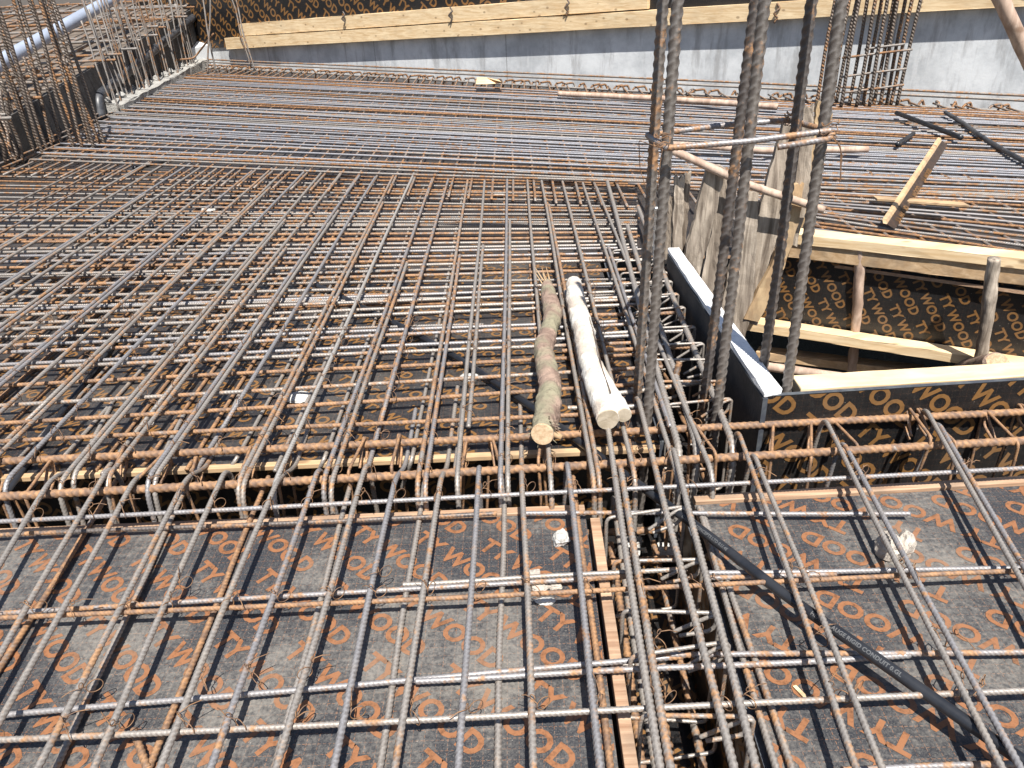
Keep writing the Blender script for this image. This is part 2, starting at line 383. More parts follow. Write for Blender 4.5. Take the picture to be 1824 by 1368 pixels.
def lettering(parent, fr, cap, ang, gap, row, mt, off=.0012, region=None):
    o, ex, ey, n, poly = fr; size = cap/.70
    V, Fc, W = text_geo('TY WOOD'); W = W*size
    ca, sa = math.cos(ang), math.sin(ang); P2 = np.array(poly)
    reg = np.array(region if region is not None else poly); mn, mx = reg.min(0), reg.max(0); c0 = (mn+mx)/2; R = np.linalg.norm(mx-mn)/2
    bm = bmesh.new()
    nr = int(R/row)+2; nc = int(R/(W+gap))+2
    for i in range(-nr, nr+1):
        sh = ((i*.37) % 1.)*(W+gap)
        for j in range(-nc, nc+1):
            bx = j*(W+gap)+sh; by = i*row
            q0 = c0 + np.array([ca*(bx+W/2)-sa*by, sa*(bx+W/2)+ca*by])
            if (q0 < mn-W/2).any() or (q0 > mx+W/2).any(): continue
            X = V*size + [bx, by]
            Q = np.stack([c0[0]+ca*X[:, 0]-sa*X[:, 1], c0[1]+sa*X[:, 0]+ca*X[:, 1]], 1)
            vs = [bm.verts.new((q[0], q[1], 0)) for q in Q]
            for f in Fc:
                try: bm.faces.new([vs[a] for a in f])
                except ValueError: pass
    k = len(P2); area = sum(P2[i][0]*P2[(i+1) % k][1]-P2[(i+1) % k][0]*P2[i][1] for i in range(k))
    for i in range(k):
        a, b = P2[i], P2[(i+1) % k]; d = b-a; nn = np.array([d[1], -d[0]])*(1 if area > 0 else -1)
        nn = nn/np.linalg.norm(nn); aa = a-nn*.003
        bmesh.ops.bisect_plane(bm, geom=list(bm.verts)+list(bm.edges)+list(bm.faces), plane_co=(aa[0], aa[1], 0), plane_no=(nn[0], nn[1], 0), clear_outer=True)
    for v in bm.verts:
        w_ = ex*v.co.x+ey*v.co.y+n*off; v.co = Vector(w_)
    me = bpy.data.meshes.new('lettering'); bm.to_mesh(me); bm.free(); me.materials.append(mt)
    return link('lettering', me, parent)

def adopt(name, loc, kids, label, cat):
    r = empty(name, loc)
    for k, nm in kids:
        k.parent = r; k.location = Vector(k.location)-r.location; k.name = nm
        for p_ in ('label', 'category'):
            if p_ in k: del k[p_]
    return tag(r, label, cat)
ORD = ['first', 'second', 'third', 'fourth', 'fifth', 'sixth', 'seventh', 'eighth', 'ninth', 'tenth', 'eleventh', 'twelfth', 'thirteenth', 'fourteenth', 'fifteenth', 'sixteenth', 'seventeenth', 'eighteenth', 'nineteenth', 'twentieth', 'twenty first', 'twenty second', 'twenty third', 'twenty fourth', 'twenty fifth', 'twenty sixth', 'twenty seventh']
NBAR = [0]
def rebar(pts, r, m='bar', near=False, label='', group=None, R=.05, jit=.004, cat='reinforcing bar', name='reinforcing_bar'):
    pts = fillet(pts, R) if len(pts) > 2 else np.asarray(pts, float)
    if near: o = tube_obj(name, pts, r, sides=10, step=.0033, ribs=(.0145*r/.008, .20, 1.4, .5), mt=MT[m], jitter=jit)
    else: o = tube_obj(name, pts, r, sides=6, step=.06, mt=MT[m], jitter=jit)
    NBAR[0] += 1
    return tag(o, label, cat, group)
def two(l, v): # x on an image line at image row v
    (x0, y0), (x1, y1) = l; return x0+(x1-x0)*(v-y0)/(y1-y0)

# ================================================= SETTING
g = raw_mesh('ground', [(-400, -400, -1.6), (400, -400, -1.6), (400, 800, -1.6), (-400, 800, -1.6)], [(0, 1, 2, 3)], None, None, False, MT['soil'])
tag(link('ground', g), kind='structure')

# near decks -----------------------------------------------------------------
nl, fr = panel('formwork_deck', [A3(-3.2, .3, 0), A3(.17, .3, 0), A3(.18, 1.935, 0), A3(-3.2, 1.90, 0)], .018, MT['ply'],
    'dusty black plywood deck with orange print, bottom left under the open bar grid', 'plywood deck')
lettering(nl, fr, .056, math.radians(-42), .085, .102, MT['letters'], region=[(1.2, .55), (3.5, 1.75)])
nr, fr2 = panel('formwork_deck', [A3(.50, .3, 0), A3(3.2, .3, 0), A3(3.2, 2.06, 0), A3(.53, 1.955, 0)], .018, MT['ply'],
    'dusty black plywood deck with upside down orange print, bottom right under the diagonal conduit', 'plywood deck')
lettering(nr, fr2, .057, math.radians(-42+180), .085, .106, MT['letters'], region=[(-.1, .55), (1.8, 1.85)])
# timber / ply edge strips along the trenches
def strip(a, b, wdt, hgt, mt, label, name='edge_batten'):
    a, b = np.asarray(a, float), np.asarray(b, float); t = (b-a)/np.linalg.norm(b-a); wv = np.cross([0, 0, 1], t)*wdt
    return tag(bar_box(name, a, b, wv, A3(0, 0, hgt), mt, bevel=.002), label, 'batten')
strip((-3.2, 1.904, -.02), (.18, 1.939, -.02), .032, .026, MT['plyedge'], 'brown layered batten along the far edge of the bottom left deck')
strip((.214, .3, -.02), (.222, 1.90, -.02), .030, .028, MT['plyedge'], 'brown batten running away along the right edge of the bottom left deck')
strip((.535, 1.962, -.02), (3.2, 2.067, -.02), .035, .028, MT['plyedge'], 'splintered brown batten along the far edge of the bottom right deck')
strip((-3.2, 2.235, -.012), (.46, 2.302, -.012), -.028, .018, MT['timber_old'], 'pale ply edge strip along the near side of the dark middle deck')

# mid + far deck -------------------------------------------------------------
WA, WB = (-5.82, 15.3), (5.07, 8.0)
md, fr3 = panel('formwork_deck', [A3(-6.2, 2.18, 0), A3(.48, 2.305, 0), A3(.46, 4.3, 0), A3(-6.2, 7.0, 0)], .018, MT['ply_mid'],
    'dark printed plywood deck under the dense crossed bars in the middle', 'plywood deck')
lettering(md, fr3, .050, math.radians(-42), .07, .09, MT['letters_wall'], off=.0015, region=[(3.3, .1), (6.6, 2.2)])
fd, fr4 = panel('formwork_deck', [A3(.464, 4.304, .001), A3(1.42, 4.20, .001), A3(7.5, .55, .001), A3(11, 5., .001), A3(-6.2, 17.1, .001), A3(-6.2, 7.004, .001)], .018, MT['ply_mid'],
    'far plywood deck under the tightly packed bars in front of the concrete wall', 'plywood deck')

# trench walls and floors ----------------------------------------------------
def vwall(a, b, z0, z1, mt, label, th=.018, txt=None, cat='plywood side', name='formwork_panel'):
    p, f = panel(name, [A3(a[0], a[1], z0), A3(b[0], b[1], z0), A3(b[0], b[1], z1), A3(a[0], a[1], z1)], th, mt, label, cat)
    p.data.materials[1] = MT['edgepaint']
    if txt: lettering(p, f, txt[0], math.radians(txt[1]), txt[2], txt[3], MT['letters_wall'])
    return p
tw1 = vwall((-3.2, 2.40), (.46, 2.46), -.45, -.022, MT['ply_clean'], 'shadowed printed plywood side of the cross trench, below the middle deck', txt=(.055, -40, .07, .1))
tw2 = vwall((.485, 4.28), (.485, 2.33), -.45, -.003, MT['ply_clean'], 'shadowed plywood side under the right edge of the middle deck')
tw3 = vwall((.206, .3), (.206, 1.86), -.45, -.024, MT['ply_clean'], 'dark plywood side below the right edge of the bottom left deck')
tw4 = vwall((.495, 1.95), (.495, .3), -.45, -.022, MT['ply_clean'], 'dark plywood side below the left edge of the bottom right deck', txt=(.05, -40, .07, .1))
fl, ff = panel('trench_floor', [A3(-3.2, .3, -.46), A3(3.2, .3, -.46), A3(3.2, 2.36, -.46), A3(.83, 2.36, -.46), A3(.80, 4.3, -.46), A3(.46, 4.3, -.46), A3(.46, 2.36, -.46), A3(-3.2, 2.36, -.46)], .018, MT['ply_clean'],
    'dark plywood floor at the bottom of the beam trenches', 'plywood floor')
lettering(fl, (ff[0], ff[1], ff[2], ff[3], [(3.4, 0), (3.75, 0), (3.75, 1.9), (3.4, 1.9)]), .05, math.radians(-42), .07, .1, MT['letters_wall'])

adopt('trench_formwork', (.35, 2.1, -.46), [(fl, 'floor_board'), (tw1, 'side_board'), (tw2, 'side_board'), (tw3, 'side_board'), (tw4, 'side_board')], 'dark plywood lining of the two crossing beam trenches', 'formwork')
# void box on the right ------------------------------------------------------
bw1 = vwall((.846, 2.332), (2.9, 2.44), -.45, .17, MT['ply_clean'], 'black printed plywood side facing the viewer in front of the stair opening', txt=(.068, -42, .05, .118))
bw2 = vwall((.775, 3.84), (.835, 2.325), -.455, .165, MT['darkface'], 'black board side below the white topped edge beside the four tall bars')
wt = box8('edge_board', [A3(.778, 3.86, .168), A3(.838, 2.325, .168), A3(.905, 2.345, .168), A3(.835, 3.86, .168),
      A3(.778, 3.86, .19), A3(.838, 2.325, .19), A3(.905, 2.345, .19), A3(.835, 3.86, .19)], MT['foam'], bevel=.004, sub=14, rough=.0022)
tag(wt, 'white painted board edge running away beside the tall column bars', 'board')
a = P(1428, 694, .172); b = P(1860, 668, .172)
t = bar_box('timber_beam', a+A3(0, .005, -.05), b+A3(.3, .02, -.05), A3(0, .10, 0), A3(0, 0, .05), MT['timber'], bevel=.003, sub=12, rough=.0016)
tag(t, 'bright sawn timber lying behind the top of the black printed side panel', 'timber')
BK0, BK1 = (1.36, 4.21), (3.3, 3.18)
bw3 = vwall(BK0, BK1, -.47, .12, MT['ply_clean'], 'black printed plywood back side of the stair opening behind two wooden props', txt=(.046, -57, .045, .080))
tv = np.array([BK1[0]-BK0[0], BK1[1]-BK0[1]]); tv /= np.linalg.norm(tv); nv = np.array([tv[1], -tv[0]])  # nv: towards viewer
def along(s, off, z): return A3(BK0[0]+tv[0]*s+nv[0]*off, BK0[1]+tv[1]*s+nv[1]*off, z)
W3 = lambda d: A3(nv[0]*d, nv[1]*d, 0)
t = bar_box('timber_beam', along(.17, -.05, .115), along(2.4, -.05, .115), W3(.115), A3(0, 0, .055), MT['timber'], bevel=.003, sub=14, rough=.0018)
tag(t, 'long sawn timber on the far rim of the stair opening', 'timber')
t = bar_box('timber_beam', along(.16, .002, .03), along(2.4, .002, .03), W3(.05), A3(0, 0, .084), MT['timber_old'], bevel=.003, sub=14, rough=.0018)
tag(t, 'shaded brown timber fixed just below the rim timber of the stair opening', 'timber')
a = P(1296, 583, -.42); b = P(1860, 672, -.42)
t = bar_box('timber_beam', a, b, A3(nv[0]*-.09, nv[1]*-.09, 0), A3(0, 0, .055), MT['timber'], bevel=.003, sub=14, rough=.002)
tag(t, 'pale square timber along the foot of the back panel in the stair opening', 'timber')
a = P(1345, 640, -.62); b = P(1640, 676, -.62)
t = bar_box('timber_beam', a, b, A3(nv[0]*-.09, nv[1]*-.09, 0), A3(0, 0, .05), MT['timber_old'], bevel=.003, sub=14, rough=.002)
tag(t, 'lower pale timber deep in the opening, left of the first prop foot', 'timber')
o = tube_obj('wooden_pole', [P(1345, 650, -.55), P(1500, 672, -.55)], .026, sides=12, step=.02, mt=MT['pole'], rnoise=.05)
tag(o, 'brown round pole lying low in the opening behind the two right column bars', 'pole')
vfl = panel('opening_floor', [A3(.85, 2.36, -.95), A3(3.4, 2.4, -.95), A3(3.4, 4.4, -.95), A3(.85, 4.4, -.95)], .02, MT['soil'], 'dark floor deep inside the stair opening', 'floor')[0]
adopt('opening_formwork', (1.6, 2.4, -.95), [(bw1, 'side_board'), (bw2, 'side_board'), (bw3, 'side_board'), (vfl, 'floor_board')], 'black printed plywood box lining the stair opening at the right', 'formwork')
for (x0, y0, x1, y1, yd, lab, rr) in ((1533, 452, 1516, 672, 3.93, 'thin brown wooden prop standing left in the stair opening', .031), (1770, 474, 1745, 650, 3.50, 'split grey wooden prop standing right in the stair opening', .036)):
    p = empty('wooden_prop', PY(x1, y1, yd)); pm = 'pole' if x0 < 1600 else 'weather'; rr *= .85
    tube_obj('shaft', [PY(x1, y1, yd), PY((x0+x1)/2+2, (y0+y1)/2, yd-.005), PY(x0, y0-14, yd)], rr, parent=p, sides=16, step=.012, rough=.05, mt=MT[pm], rnoise=.07, taper=[1, .9, 1.05, .92])
    tag(p, lab, 'prop')
p = empty('log', PY(1775, 655, 3.35))
tube_obj('trunk', [PY(1775, 650, 3.3), PY(1720, 660, 3.6)], .062, parent=p, sides=20, step=.015, mt=MT['bark_green'], rnoise=.06)
tube_obj('cut_end', [PY(1775, 650, 3.296), PY(1775, 650, 3.288)], .055, parent=p, sides=20, step=.004, flat=True, mt=MT['endgrain'], rnoise=.05)
tag(p, 'short rough log with brown cut end behind the bright timber at the right', 'log')

# far concrete wall ----------------------------------------------------------
wt_ = np.array([WB[0]-WA[0], WB[1]-WA[1]]); WL = np.linalg.norm(wt_); wt_ /= WL; wn = np.array([wt_[1], -wt_[0]])
def onw(s, off, z): return A3(WA[0]+wt_[0]*s+wn[0]*off, WA[1]+wt_[1]*s+wn[1]*off, z)
def sofp(x, y):
    q = PV(x, y, WA, WB); return (q[0]-WA[0])*wt_[0]+(q[1]-WA[1])*wt_[1], q[2]
s0, z0 = sofp(412, 84); s1, z1 = sofp(1824, 6)
slope = (z1-z0)/(s1-s0)
def ztop(s): return z0+slope*(s-s0)
sa, sb = -1.5, WL+4.
cw, _ = panel('concrete_wall', [onw(sa, 0, -.1), onw(sb, 0, -.1), onw(sb, 0, ztop(sb)+.02), onw(sa, 0, ztop(sa)+.02)], .25, MT['concrete'], 'pale grey cast concrete wall across the back', 'wall')
cw.data.materials[1] = MT['concrete']
pw, fpw = panel('wall_formwork', [onw(sa, .022, ztop(sa)+.0), onw(sb, .022, ztop(sb)+.0), onw(sb, .022, ztop(sb)+1.6), onw(sa, .022, ztop(sa)+1.6)], .02, MT['ply_clean'], 'black printed plywood shutter above the two timbers on the back wall', 'plywood side')
lettering(pw, fpw, .115, math.radians(-42), .10, .185, MT['letters_wall'], region=[(1.0, 0), (9, .8)])
s2, zz2 = sofp(438, 60); s3, _ = sofp(1158, 30)
def walling(sA, sB, dz, hgt, dep, label):
    a = onw(sA, .023, ztop(sA)+dz); b = onw(sB, .023, ztop(sB)+dz)
    hv = A3(0, 0, hgt); wv = A3(wn[0]*dep, wn[1]*dep, 0)
    return tag(bar_box('timber_beam', a, b, wv, hv, MT['timber'], bevel=.004, sub=20, rough=.003), label, 'timber')
walling(s0, sb, -.02, .175, .088, 'long lower sawn timber fixed across the back wall shutter')
walling(s2, s3, .170, .185, .066, 'shorter upper sawn timber stacked above the long one on the back wall')
# wire bolts on the upper timber
for (x, y) in ((622, 32), (812, 26), (1018, 12), (1388, 22)):
    q = PV(x, y, WA, WB, 0); s_, _z = sofp(x, y); c = onw(s_, .12, q[2])
    o = tube_obj('tie_wire', [c+A3(0, 0, .10), c+A3(.03, -.02, .05), c+A3(-.03, -.02, 0), c+A3(.02, -.01, -.05), c+A3(-.01, 0, -.1)], .011, sides=6, step=.02, mt=MT['dark'])
    tag(o, 'dark twisted wire knot on the yellow timber of the back wall', 'wire tie', 'wire knots on the back wall timbers')
# small concrete pad left of the wall foot
q0 = onw(.05, .55, 0)
t = box8('concrete_block', [onw(-.6, .9, 0), onw(.55, .9, 0), onw(.55, .03, 0), onw(-.6, .03, 0), onw(-.6, .9, .52), onw(.55, .9, .36), onw(.55, .03, .40), onw(-.6, .03, .6)], MT['concrete'], bevel=.01)
tag(t, 'small pale concrete block below the left end of the yellow timbers', 'block')

# ================================================= NEAR BARS
def near_long(l, va, vb, z, r, m, label, group=None, hook=None, jit=.003):
    a = P(two(l, va), va, z); b = P(two(l, vb), vb, z)
    pts = [a, b]
    if hook == 'down': pts = [a, b, b+A3(.01*random.uniform(-1, 2), .03, -.26)]
    if hook == 'crank':
        b = P(two(l, 850), 850, z); d = b-a; d[2] = 0; d /= np.linalg.norm(d)
        c = b+d*.17; c[2] = .005; e = c+d*random.uniform(.25, .7); e[2] = .012; pts = [a, b, c, e]
    return rebar(pts, r, m, True, label, group, R=.07, jit=jit)
UL = [((50, 922), (0, 1005)), ((147, 912), (0, 1165)), ((207, 912), (0, 1289)), ((300, 912), (70, 1368)), ((367, 912), (167, 1368)), ((470, 912), (283, 1368)),
      ((540, 912), (377, 1368)), ((628, 912), (493, 1368)), ((691, 912), (593, 1368)), ((775, 912), (705, 1368)), ((848, 912), (818, 1368)), ((933, 912), (951, 1368)),
      ((1020, 912), (1071, 1368)), ((1105, 912), (1175, 1368)), ((1118, 912), (1196, 1368)), ((1188, 912), (1306, 1368)), ((1229, 912), (1346, 1368)), ((1366, 912), (1526, 1368)), ((1386, 912), (1573, 1368)),
      ((1553, 912), (1783, 1368)), ((1569, 912), (1816, 1368)), ((1752, 912), (1824, 1042)), ((1766, 912), (1824, 1010))]
mats = ['bar', 'bar', 'bar', 'bar', 'bar', 'bar', 'silver', 'bar', 'silver', 'bar', 'silver', 'bar', 'silver', 'bar', 'bar', 'bar', 'bar', 'bar', 'bar', 'bar', 'silver', 'bar', 'silver']
hooky = [822, 826, 818, 824, 830, 812, 826, 818, 822, 815, 820, 826, 815, 640, 820, 700, 790, 760, 800, 740, 780, 720, 745]
for i, l in enumerate(UL):
    z = .088 if i < 13 else .098
    side = 'dark printed plywood'
    lab = '%s upper bar from the left among those running towards the viewer in the foreground' % ORD[i]
    near_long(l, 1420, hooky[i], z, .0077 if i < 13 else (.0086 if i < 17 else .0071), mats[i], lab, 'upper foreground bars', hook=None if i == 13 else ('crank' if i in (0, 2, 3, 5, 8, 9, 11) else 'down'))
LL = [((173, 912), (0, 1189)), ((293, 952), (100, 1368)), ((437, 949), (267, 1368)), ((612, 912), (490, 1368)), ((745, 929), (675, 1368)), ((898, 912), (885, 1368)), ((1031, 932), (1088, 1368)),
      ((1246, 912), (1383, 1368)), ((1262, 940), (1410, 1368))]
for i, l in enumerate(LL):
    near_long(l, 1420, 850 if i < 7 else 905, .014, .0076, 'rust' if i in (0, 2, 6) else 'bar', '%s low bar from the left lying close on the foreground plywood' % ORD[i], 'lower foreground bars')
# cross bars: (pixel start, pixel end, z, r, mat)
CR = [((-60, 932), (1880, 831), .070, .0068, 'silver', 'steel cross bar just nearer than the two thick rusty beam bars'),
      ((-60, 956), (885, 915), .030, .0068, 'dark', 'dark cross bar over the brown batten at the left'),
      ((930, 914), (1621, 915), .030, .0065, 'silver', 'short cross bar ending free over the bottom right deck'),
      ((-60, 1096), (1118, 1026), .030, .0065, 'silver', 'silvery lower cross bar ending over the narrow trench'),
      ((718, 1041), (1224, 1013), .031, .0065, 'bar', 'rust flecked lapped bar beside the silvery cross bar at the trench'),
      ((-60, 1104), (1880, 1014), .070, .0062, 'rust', 'thin rusty upper cross bar, third row up from the bottom'),
      ((1262, 1021), (1880, 1011), .031, .0068, 'silver', 'silvery lapped cross bar above the conduit, upper of the pair'),
      ((1260, 1029), (1490, 1023), .030, .0062, 'silver', 'short lapped cross bar beneath the conduit at the trench edge'),
      ((-60, 1280), (1216, 1169), .030, .0068, 'silver', 'steel cross bar, second row up from the bottom, left length'),
      ((741, 1213), (1620, 1168), .031, .0068, 'silver', 'lapped cross bar touching the second row over the trench'),
      ((1150, 1166), (1880, 1162), .034, .0068, 'silver', 'cross bar under the conduit reaching the right picture edge'),
      ((-60, 1320), (1880, 1228), .072, .0066, 'bar', 'full width rust flecked cross bar nearest the viewer'),
      ((1500, 1371), (1880, 1357), .030, .0066, 'silver', 'cross bar cut by the bottom right picture edge')]
cross_lines = []
for (a, b, z, r, m, lab) in CR:
    rebar([P(*a, z), P(*b, z)], r, m, True, lab, jit=.0025); cross_lines.append((P(*a, z), P(*b, z)))
rebar([P(238, 1300, .02), P(262, 1368, .02)], .008, 'rust', True, 'short rusty bar stub at the bottom left edge of the picture', jit=0)
# ================================================= CROSS BEAM CAGE
BM = []
for (a, b, z, r, lab) in (((-80, 826), (1900, 731), .052, .0125, 'thick rusty far bar along the top of the cross beam'),
                          ((-80, 890), (1900, 781), .052, .0135, 'thick rusty near bar along the top of the cross beam'),
                          ((-80, 960), (1900, 900), -.33, .0125, 'thick bar deep in the cross trench on its near side'),
                          ((-80, 905), (1900, 850), -.33, .0125, 'thick bar deep in the cross trench on its far side')):
    pa, pb = P(*a, z), P(*b, z)
    if z < 0: pa = A3(-2.6, 2.0 if 'near' in lab else 2.18, z); pb = A3(2.6, 2.12 if 'near' in lab else 2.27, z)
    rebar([pa, pb], r, 'rust', True, lab, jit=.003); BM.append((pa, pb))
def ynear(x): (a, b) = BM[1]; return a[1]+(b[1]-a[1])*(x-a[0])/(b[0]-a[0])
def yfar(x): (a, b) = BM[0]; return a[1]+(b[1]-a[1])*(x-a[0])/(b[0]-a[0])
def stirrup_mesh(w_, h_, r, m, axis):
    o = .012
    prof = [(w_*.55, -.055), (w_*.93, .004), (w_+o, o), (w_+o, -h_), (-o, -h_), (-o, o), (w_+o*1.2, o*1.05), (w_*1.0, -.05), (w_*.62, -.075)]
    if axis == 'y': pts = [A3(.006*(i > 5), p[0], p[1]) for i, p in enumerate(prof)]
    else: pts = [A3(p[0], .006*(i > 5), p[1]) for i, p in enumerate(prof)]
    me, mid = tube(fillet(pts, .022), r, sides=8, step=.004, ribs=(.011, .14), mt=m, name='stirrup')
    return me, mid
sm, smid = stirrup_mesh(.195, .40, .0052, MT['rust'], 'y')
for i, x in enumerate(np.arange(-2.45, 2.4, .165)):
    x += random.uniform(-.05, .05)
    if .2 < x < .48: continue
    o = link('stirrup', sm, None, (x+smid[0], ynear(x)+smid[1], .062+smid[2])); o.rotation_euler = (random.uniform(-.06, .04), random.uniform(-.1, .1), random.uniform(-.3, .3)); o.scale = (1, random.uniform(.94, 1.06), random.uniform(.9, 1.05))
    tag(o, 'rusty bent steel link hooked around the two thick bars of the cross beam', 'stirrup', 'stirrups along the cross beam')
sm2, smid2 = stirrup_mesh(.22, .40, .0052, MT['bar'], 'x')
for i, y in enumerate(np.arange(.95, 1.95, .17)):
    o = link('stirrup', sm2, None, (.245+smid2[0], y+smid2[1]+random.uniform(-.02, .02), .06+smid2[2])); o.rotation_euler[2] = random.uniform(-.15, .15)
    tag(o, 'steel link standing across the narrow trench between the two foreground decks', 'stirrup', 'stirrups in the foreground trench')
for i, y in enumerate(np.arange(2.45, 4.3, .17)):
    o = link('stirrup', sm2, None, (.54+smid2[0], y+smid2[1]+random.uniform(-.02, .02), .07+smid2[2])); o.rotation_euler[2] = random.uniform(-.15, .15)
    tag(o, 'steel link in the dark trench left of the white topped edge board', 'stirrup', 'stirrups beside the white topped board')
for k, x in enumerate((.27, .35, .43)):
    rebar([A3(x, .8, -.36), A3(x+.03, 2.2, -.36)], .011, 'rust', True, '%s rusty bar deep in the narrow foreground trench' % ['left', 'middle', 'right'][k])
rebar([A3(.27, .8, -.15), A3(.30, 2.2, -.15)], .008, 'bar', True, 'side bar halfway down the narrow foreground trench, left')
# bars along mid trench with down hooks
for k, (pa, pb, lab) in enumerate(((P(1168, 560, .08), P(1245, 800, .07), 'thick brown bar hooking down at the cross beam right of the column bars'),
        (P(1190, 505, .08), P(1308, 800, .06), 'thick brown bar hooking down between the second and third column bars'),
        (P(1110, 430, .09), P(1212, 815, .07), 'long steel bar passing right behind the two left column bars'))):
    d = (pb-pa)/np.linalg.norm(pb-pa); pa2 = pa - d*1.3
    rebar([pa2, pb, pb+A3(-.02, -.05, -.28)], .0115, 'bar', True, lab, R=.09)
for k, x in enumerate((.57, .73)):
    rebar([A3(x, 2.0, -.36), A3(x, 4.3, -.36)], .011, 'rust', False, '%s bar at the bottom of the trench beside the white topped board' % ['left', 'right'][k])
# short right-side transverse bars over trench with hooks
for i, (x0, x1, v, vs) in enumerate(((1120, 1228, 592, 589), (1120, 1238, 622, 618), (1130, 1195, 724, 722), (1190, 1250, 700, 682), (1120, 1215, 560, 556), (1120, 1205, 530, 528), (1110, 1200, 505, 502), (1110, 1190, 480, 478))):
    rebar([P(x0-120, v+4, .055), P(x1, vs, .06)], .0085, 'rust' if i % 3 == 1 else 'bar', True, 'bar end sticking out over the trench left of the white topped board', 'bar ends over the trench')
rebar([P(1196, 700, .0), P(1210, 645, .13)], .0115, 'rust', True, 'short bar stub standing up out of the trench beside the column', jit=0)
o = rebar([P(1205, 705, .02), P(1188, 712, .03), P(1182, 690, .03), P(1200, 688, .04), P(1255, 678, .05)], .006, 'bar', True, 'bent hook of thin bar curling over the trench near the column', R=.03, jit=0)

# ================================================= MIDDLE MAT
VP = (905., -75.)
X456 = [-165, -120, -75, -30, 20, 83, 123, 173, 220, 267, 310, 350, 397, 447, 490, 540, 583, 628, 671, 721, 760, 811, 851, 901, 950, 988, 1035, 1081, 1112]
white_i = 18
mid_grp = 'upper bars of the middle mat'
longs = []
for i, x in enumerate(X456):
    wob = random.uniform(-7, 7)
    def PT(v, z, dx=0.):
        xx = VP[0]+(x+dx-VP[0])*(v-VP[1])/(456-VP[1]) + wob*(v-456)/400.; return P(xx, v, z)
    vtop = 283+ (330-283)*(x+200)/1350. + random.uniform(-4, 6)
    ve = random.choice((858, 866, 872, 862)) if x < 1000 else 850
    m = 'pale' if i == white_i else random.choice(('bar', 'bar', 'bar', 'rust' if i % 4 == 0 else 'bar', 'silver'))
    crank = i in (11, 14, 16, 20)
    a = PT(vtop, .085)
    lab = 'ribbed steel bar running away over the middle deck in its upper layer'
    if i == white_i: lab = 'lime splashed whitish bar running away left of the mossy log'
    if crank:
        c1 = PT(690+random.uniform(-10, 14), .088); c2 = PT(775, .02); e = PT(845, .02); pts = [a, c1, c2, e]
        lab = 'middle bar cranked downwards just before the cross beam'
    else:
        e = PT(ve, .085); pts = [a, e, e+A3(0, -.025, -.25)]
    rebar(pts, .0079, m, True if x > -40 else False, lab, mid_grp if i != white_i and not crank else ('cranked bars of the middle mat' if crank else None), R=.07, jit=.003)
    longs.append((PT(vtop, .085), PT(ve, .085)))
    if i % 2 == 1 or i in (14, 22):   # lapped second bar
        dx = random.choice((7, 8)); va = random.uniform(330, 470); vb = random.choice((858, 870, 760, 850))
        if dx+x < 1105:
            e = PT(vb, .083, dx)
            pts = [PT(va, .083, dx), e]+([e+A3(0, -.03, -.24)] if vb > 840 else [])
            rebar(pts, .0078, random.choice(('bar', 'bar', 'silver')), True if x > -40 else False, 'second bar lapped tight against an upper bar of the middle mat', 'lapped bars of the middle mat', R=.07, jit=.002)
# lower longitudinals
for i in range(26):
    x = -150+46.6*i+22
    q = lambda v: P(VP[0]+(x-VP[0])*(v-VP[1])/(456-VP[1]), v, .012)
    e = q(838); pts = [q(330), e]
    if i % 2 == 0 and x > 300:
        e = q(826); pts = [q(330), q(775), P(VP[0]+(x-VP[0])*(818-VP[1])/531, 818, .03), P(VP[0]+(x-VP[0])*(868-VP[1])/531-8, 868, -.12)]
    rebar(pts, .0070, random.choice(('bar', 'rust', 'bar')), x > 60, 'low bar running away close above the dark middle deck', 'lower bars of the middle mat', R=.05)
# transverse: v at x=0 and v at x=940
TV = [(786, 740), (754, 700), (723, 665), (687, 640), (657, 617), (649, 607), (628, 586), (616, 577), (588, 551), (577, 540), (563, 527), (553, 516), (529, 507), (510, 486), (490, 470)]
v = 477.
while v > 296:
    f = (v-296)/(490-296); TV.append((v, v-20*f+24*(1-f))); v -= random.choice((7.5, 10.5, 13.)) * (.55+.45*f)
for i, (va, vb) in enumerate(TV):
    sl_ = (vb-va+random.uniform(-3, 3))/940.
    xe = 1128+random.uniform(-4, 60) if va > 480 else 1135
    z = .055 if i % 4 != 3 else .03
    x0 = -110-random.uniform(0, 90)
    a, b = P(x0, va+sl_*x0, z), P(xe, va+sl_*xe, z)
    m = random.choice(('bar', 'silver', 'rust', 'bar', 'silver'))
    if i == 0: m = 'rust'
    ln = 'cross bar of the middle mat lying under the bars that run away'
    if i < 24: rebar([a, b], .0078, m, True, ln, 'cross bars of the middle mat', jit=.004)
    else: rebar([a, b], .0078, m + '_b' if m in ('bar', 'rust') else 'bar_b', False, ln, 'cross bars of the middle mat', jit=.004)
    cross_lines.append((a, b)) if i < 18 else None

for i in range(13):
    va = random.uniform(335, 610); f = (va-296)/194.; vb = va-20*min(1.3, f)+24*max(0, 1-f)+random.uniform(-3, 3)
    rebar([P(-90-random.uniform(0, 80), va, .026), P(random.choice((1120, 1140, 860, 700)), vb, .026)], .0074, random.choice(('rust_b', 'bar_b')), False, 'low cross bar near the deck in the middle mat', 'low cross bars of the middle mat', jit=.006)
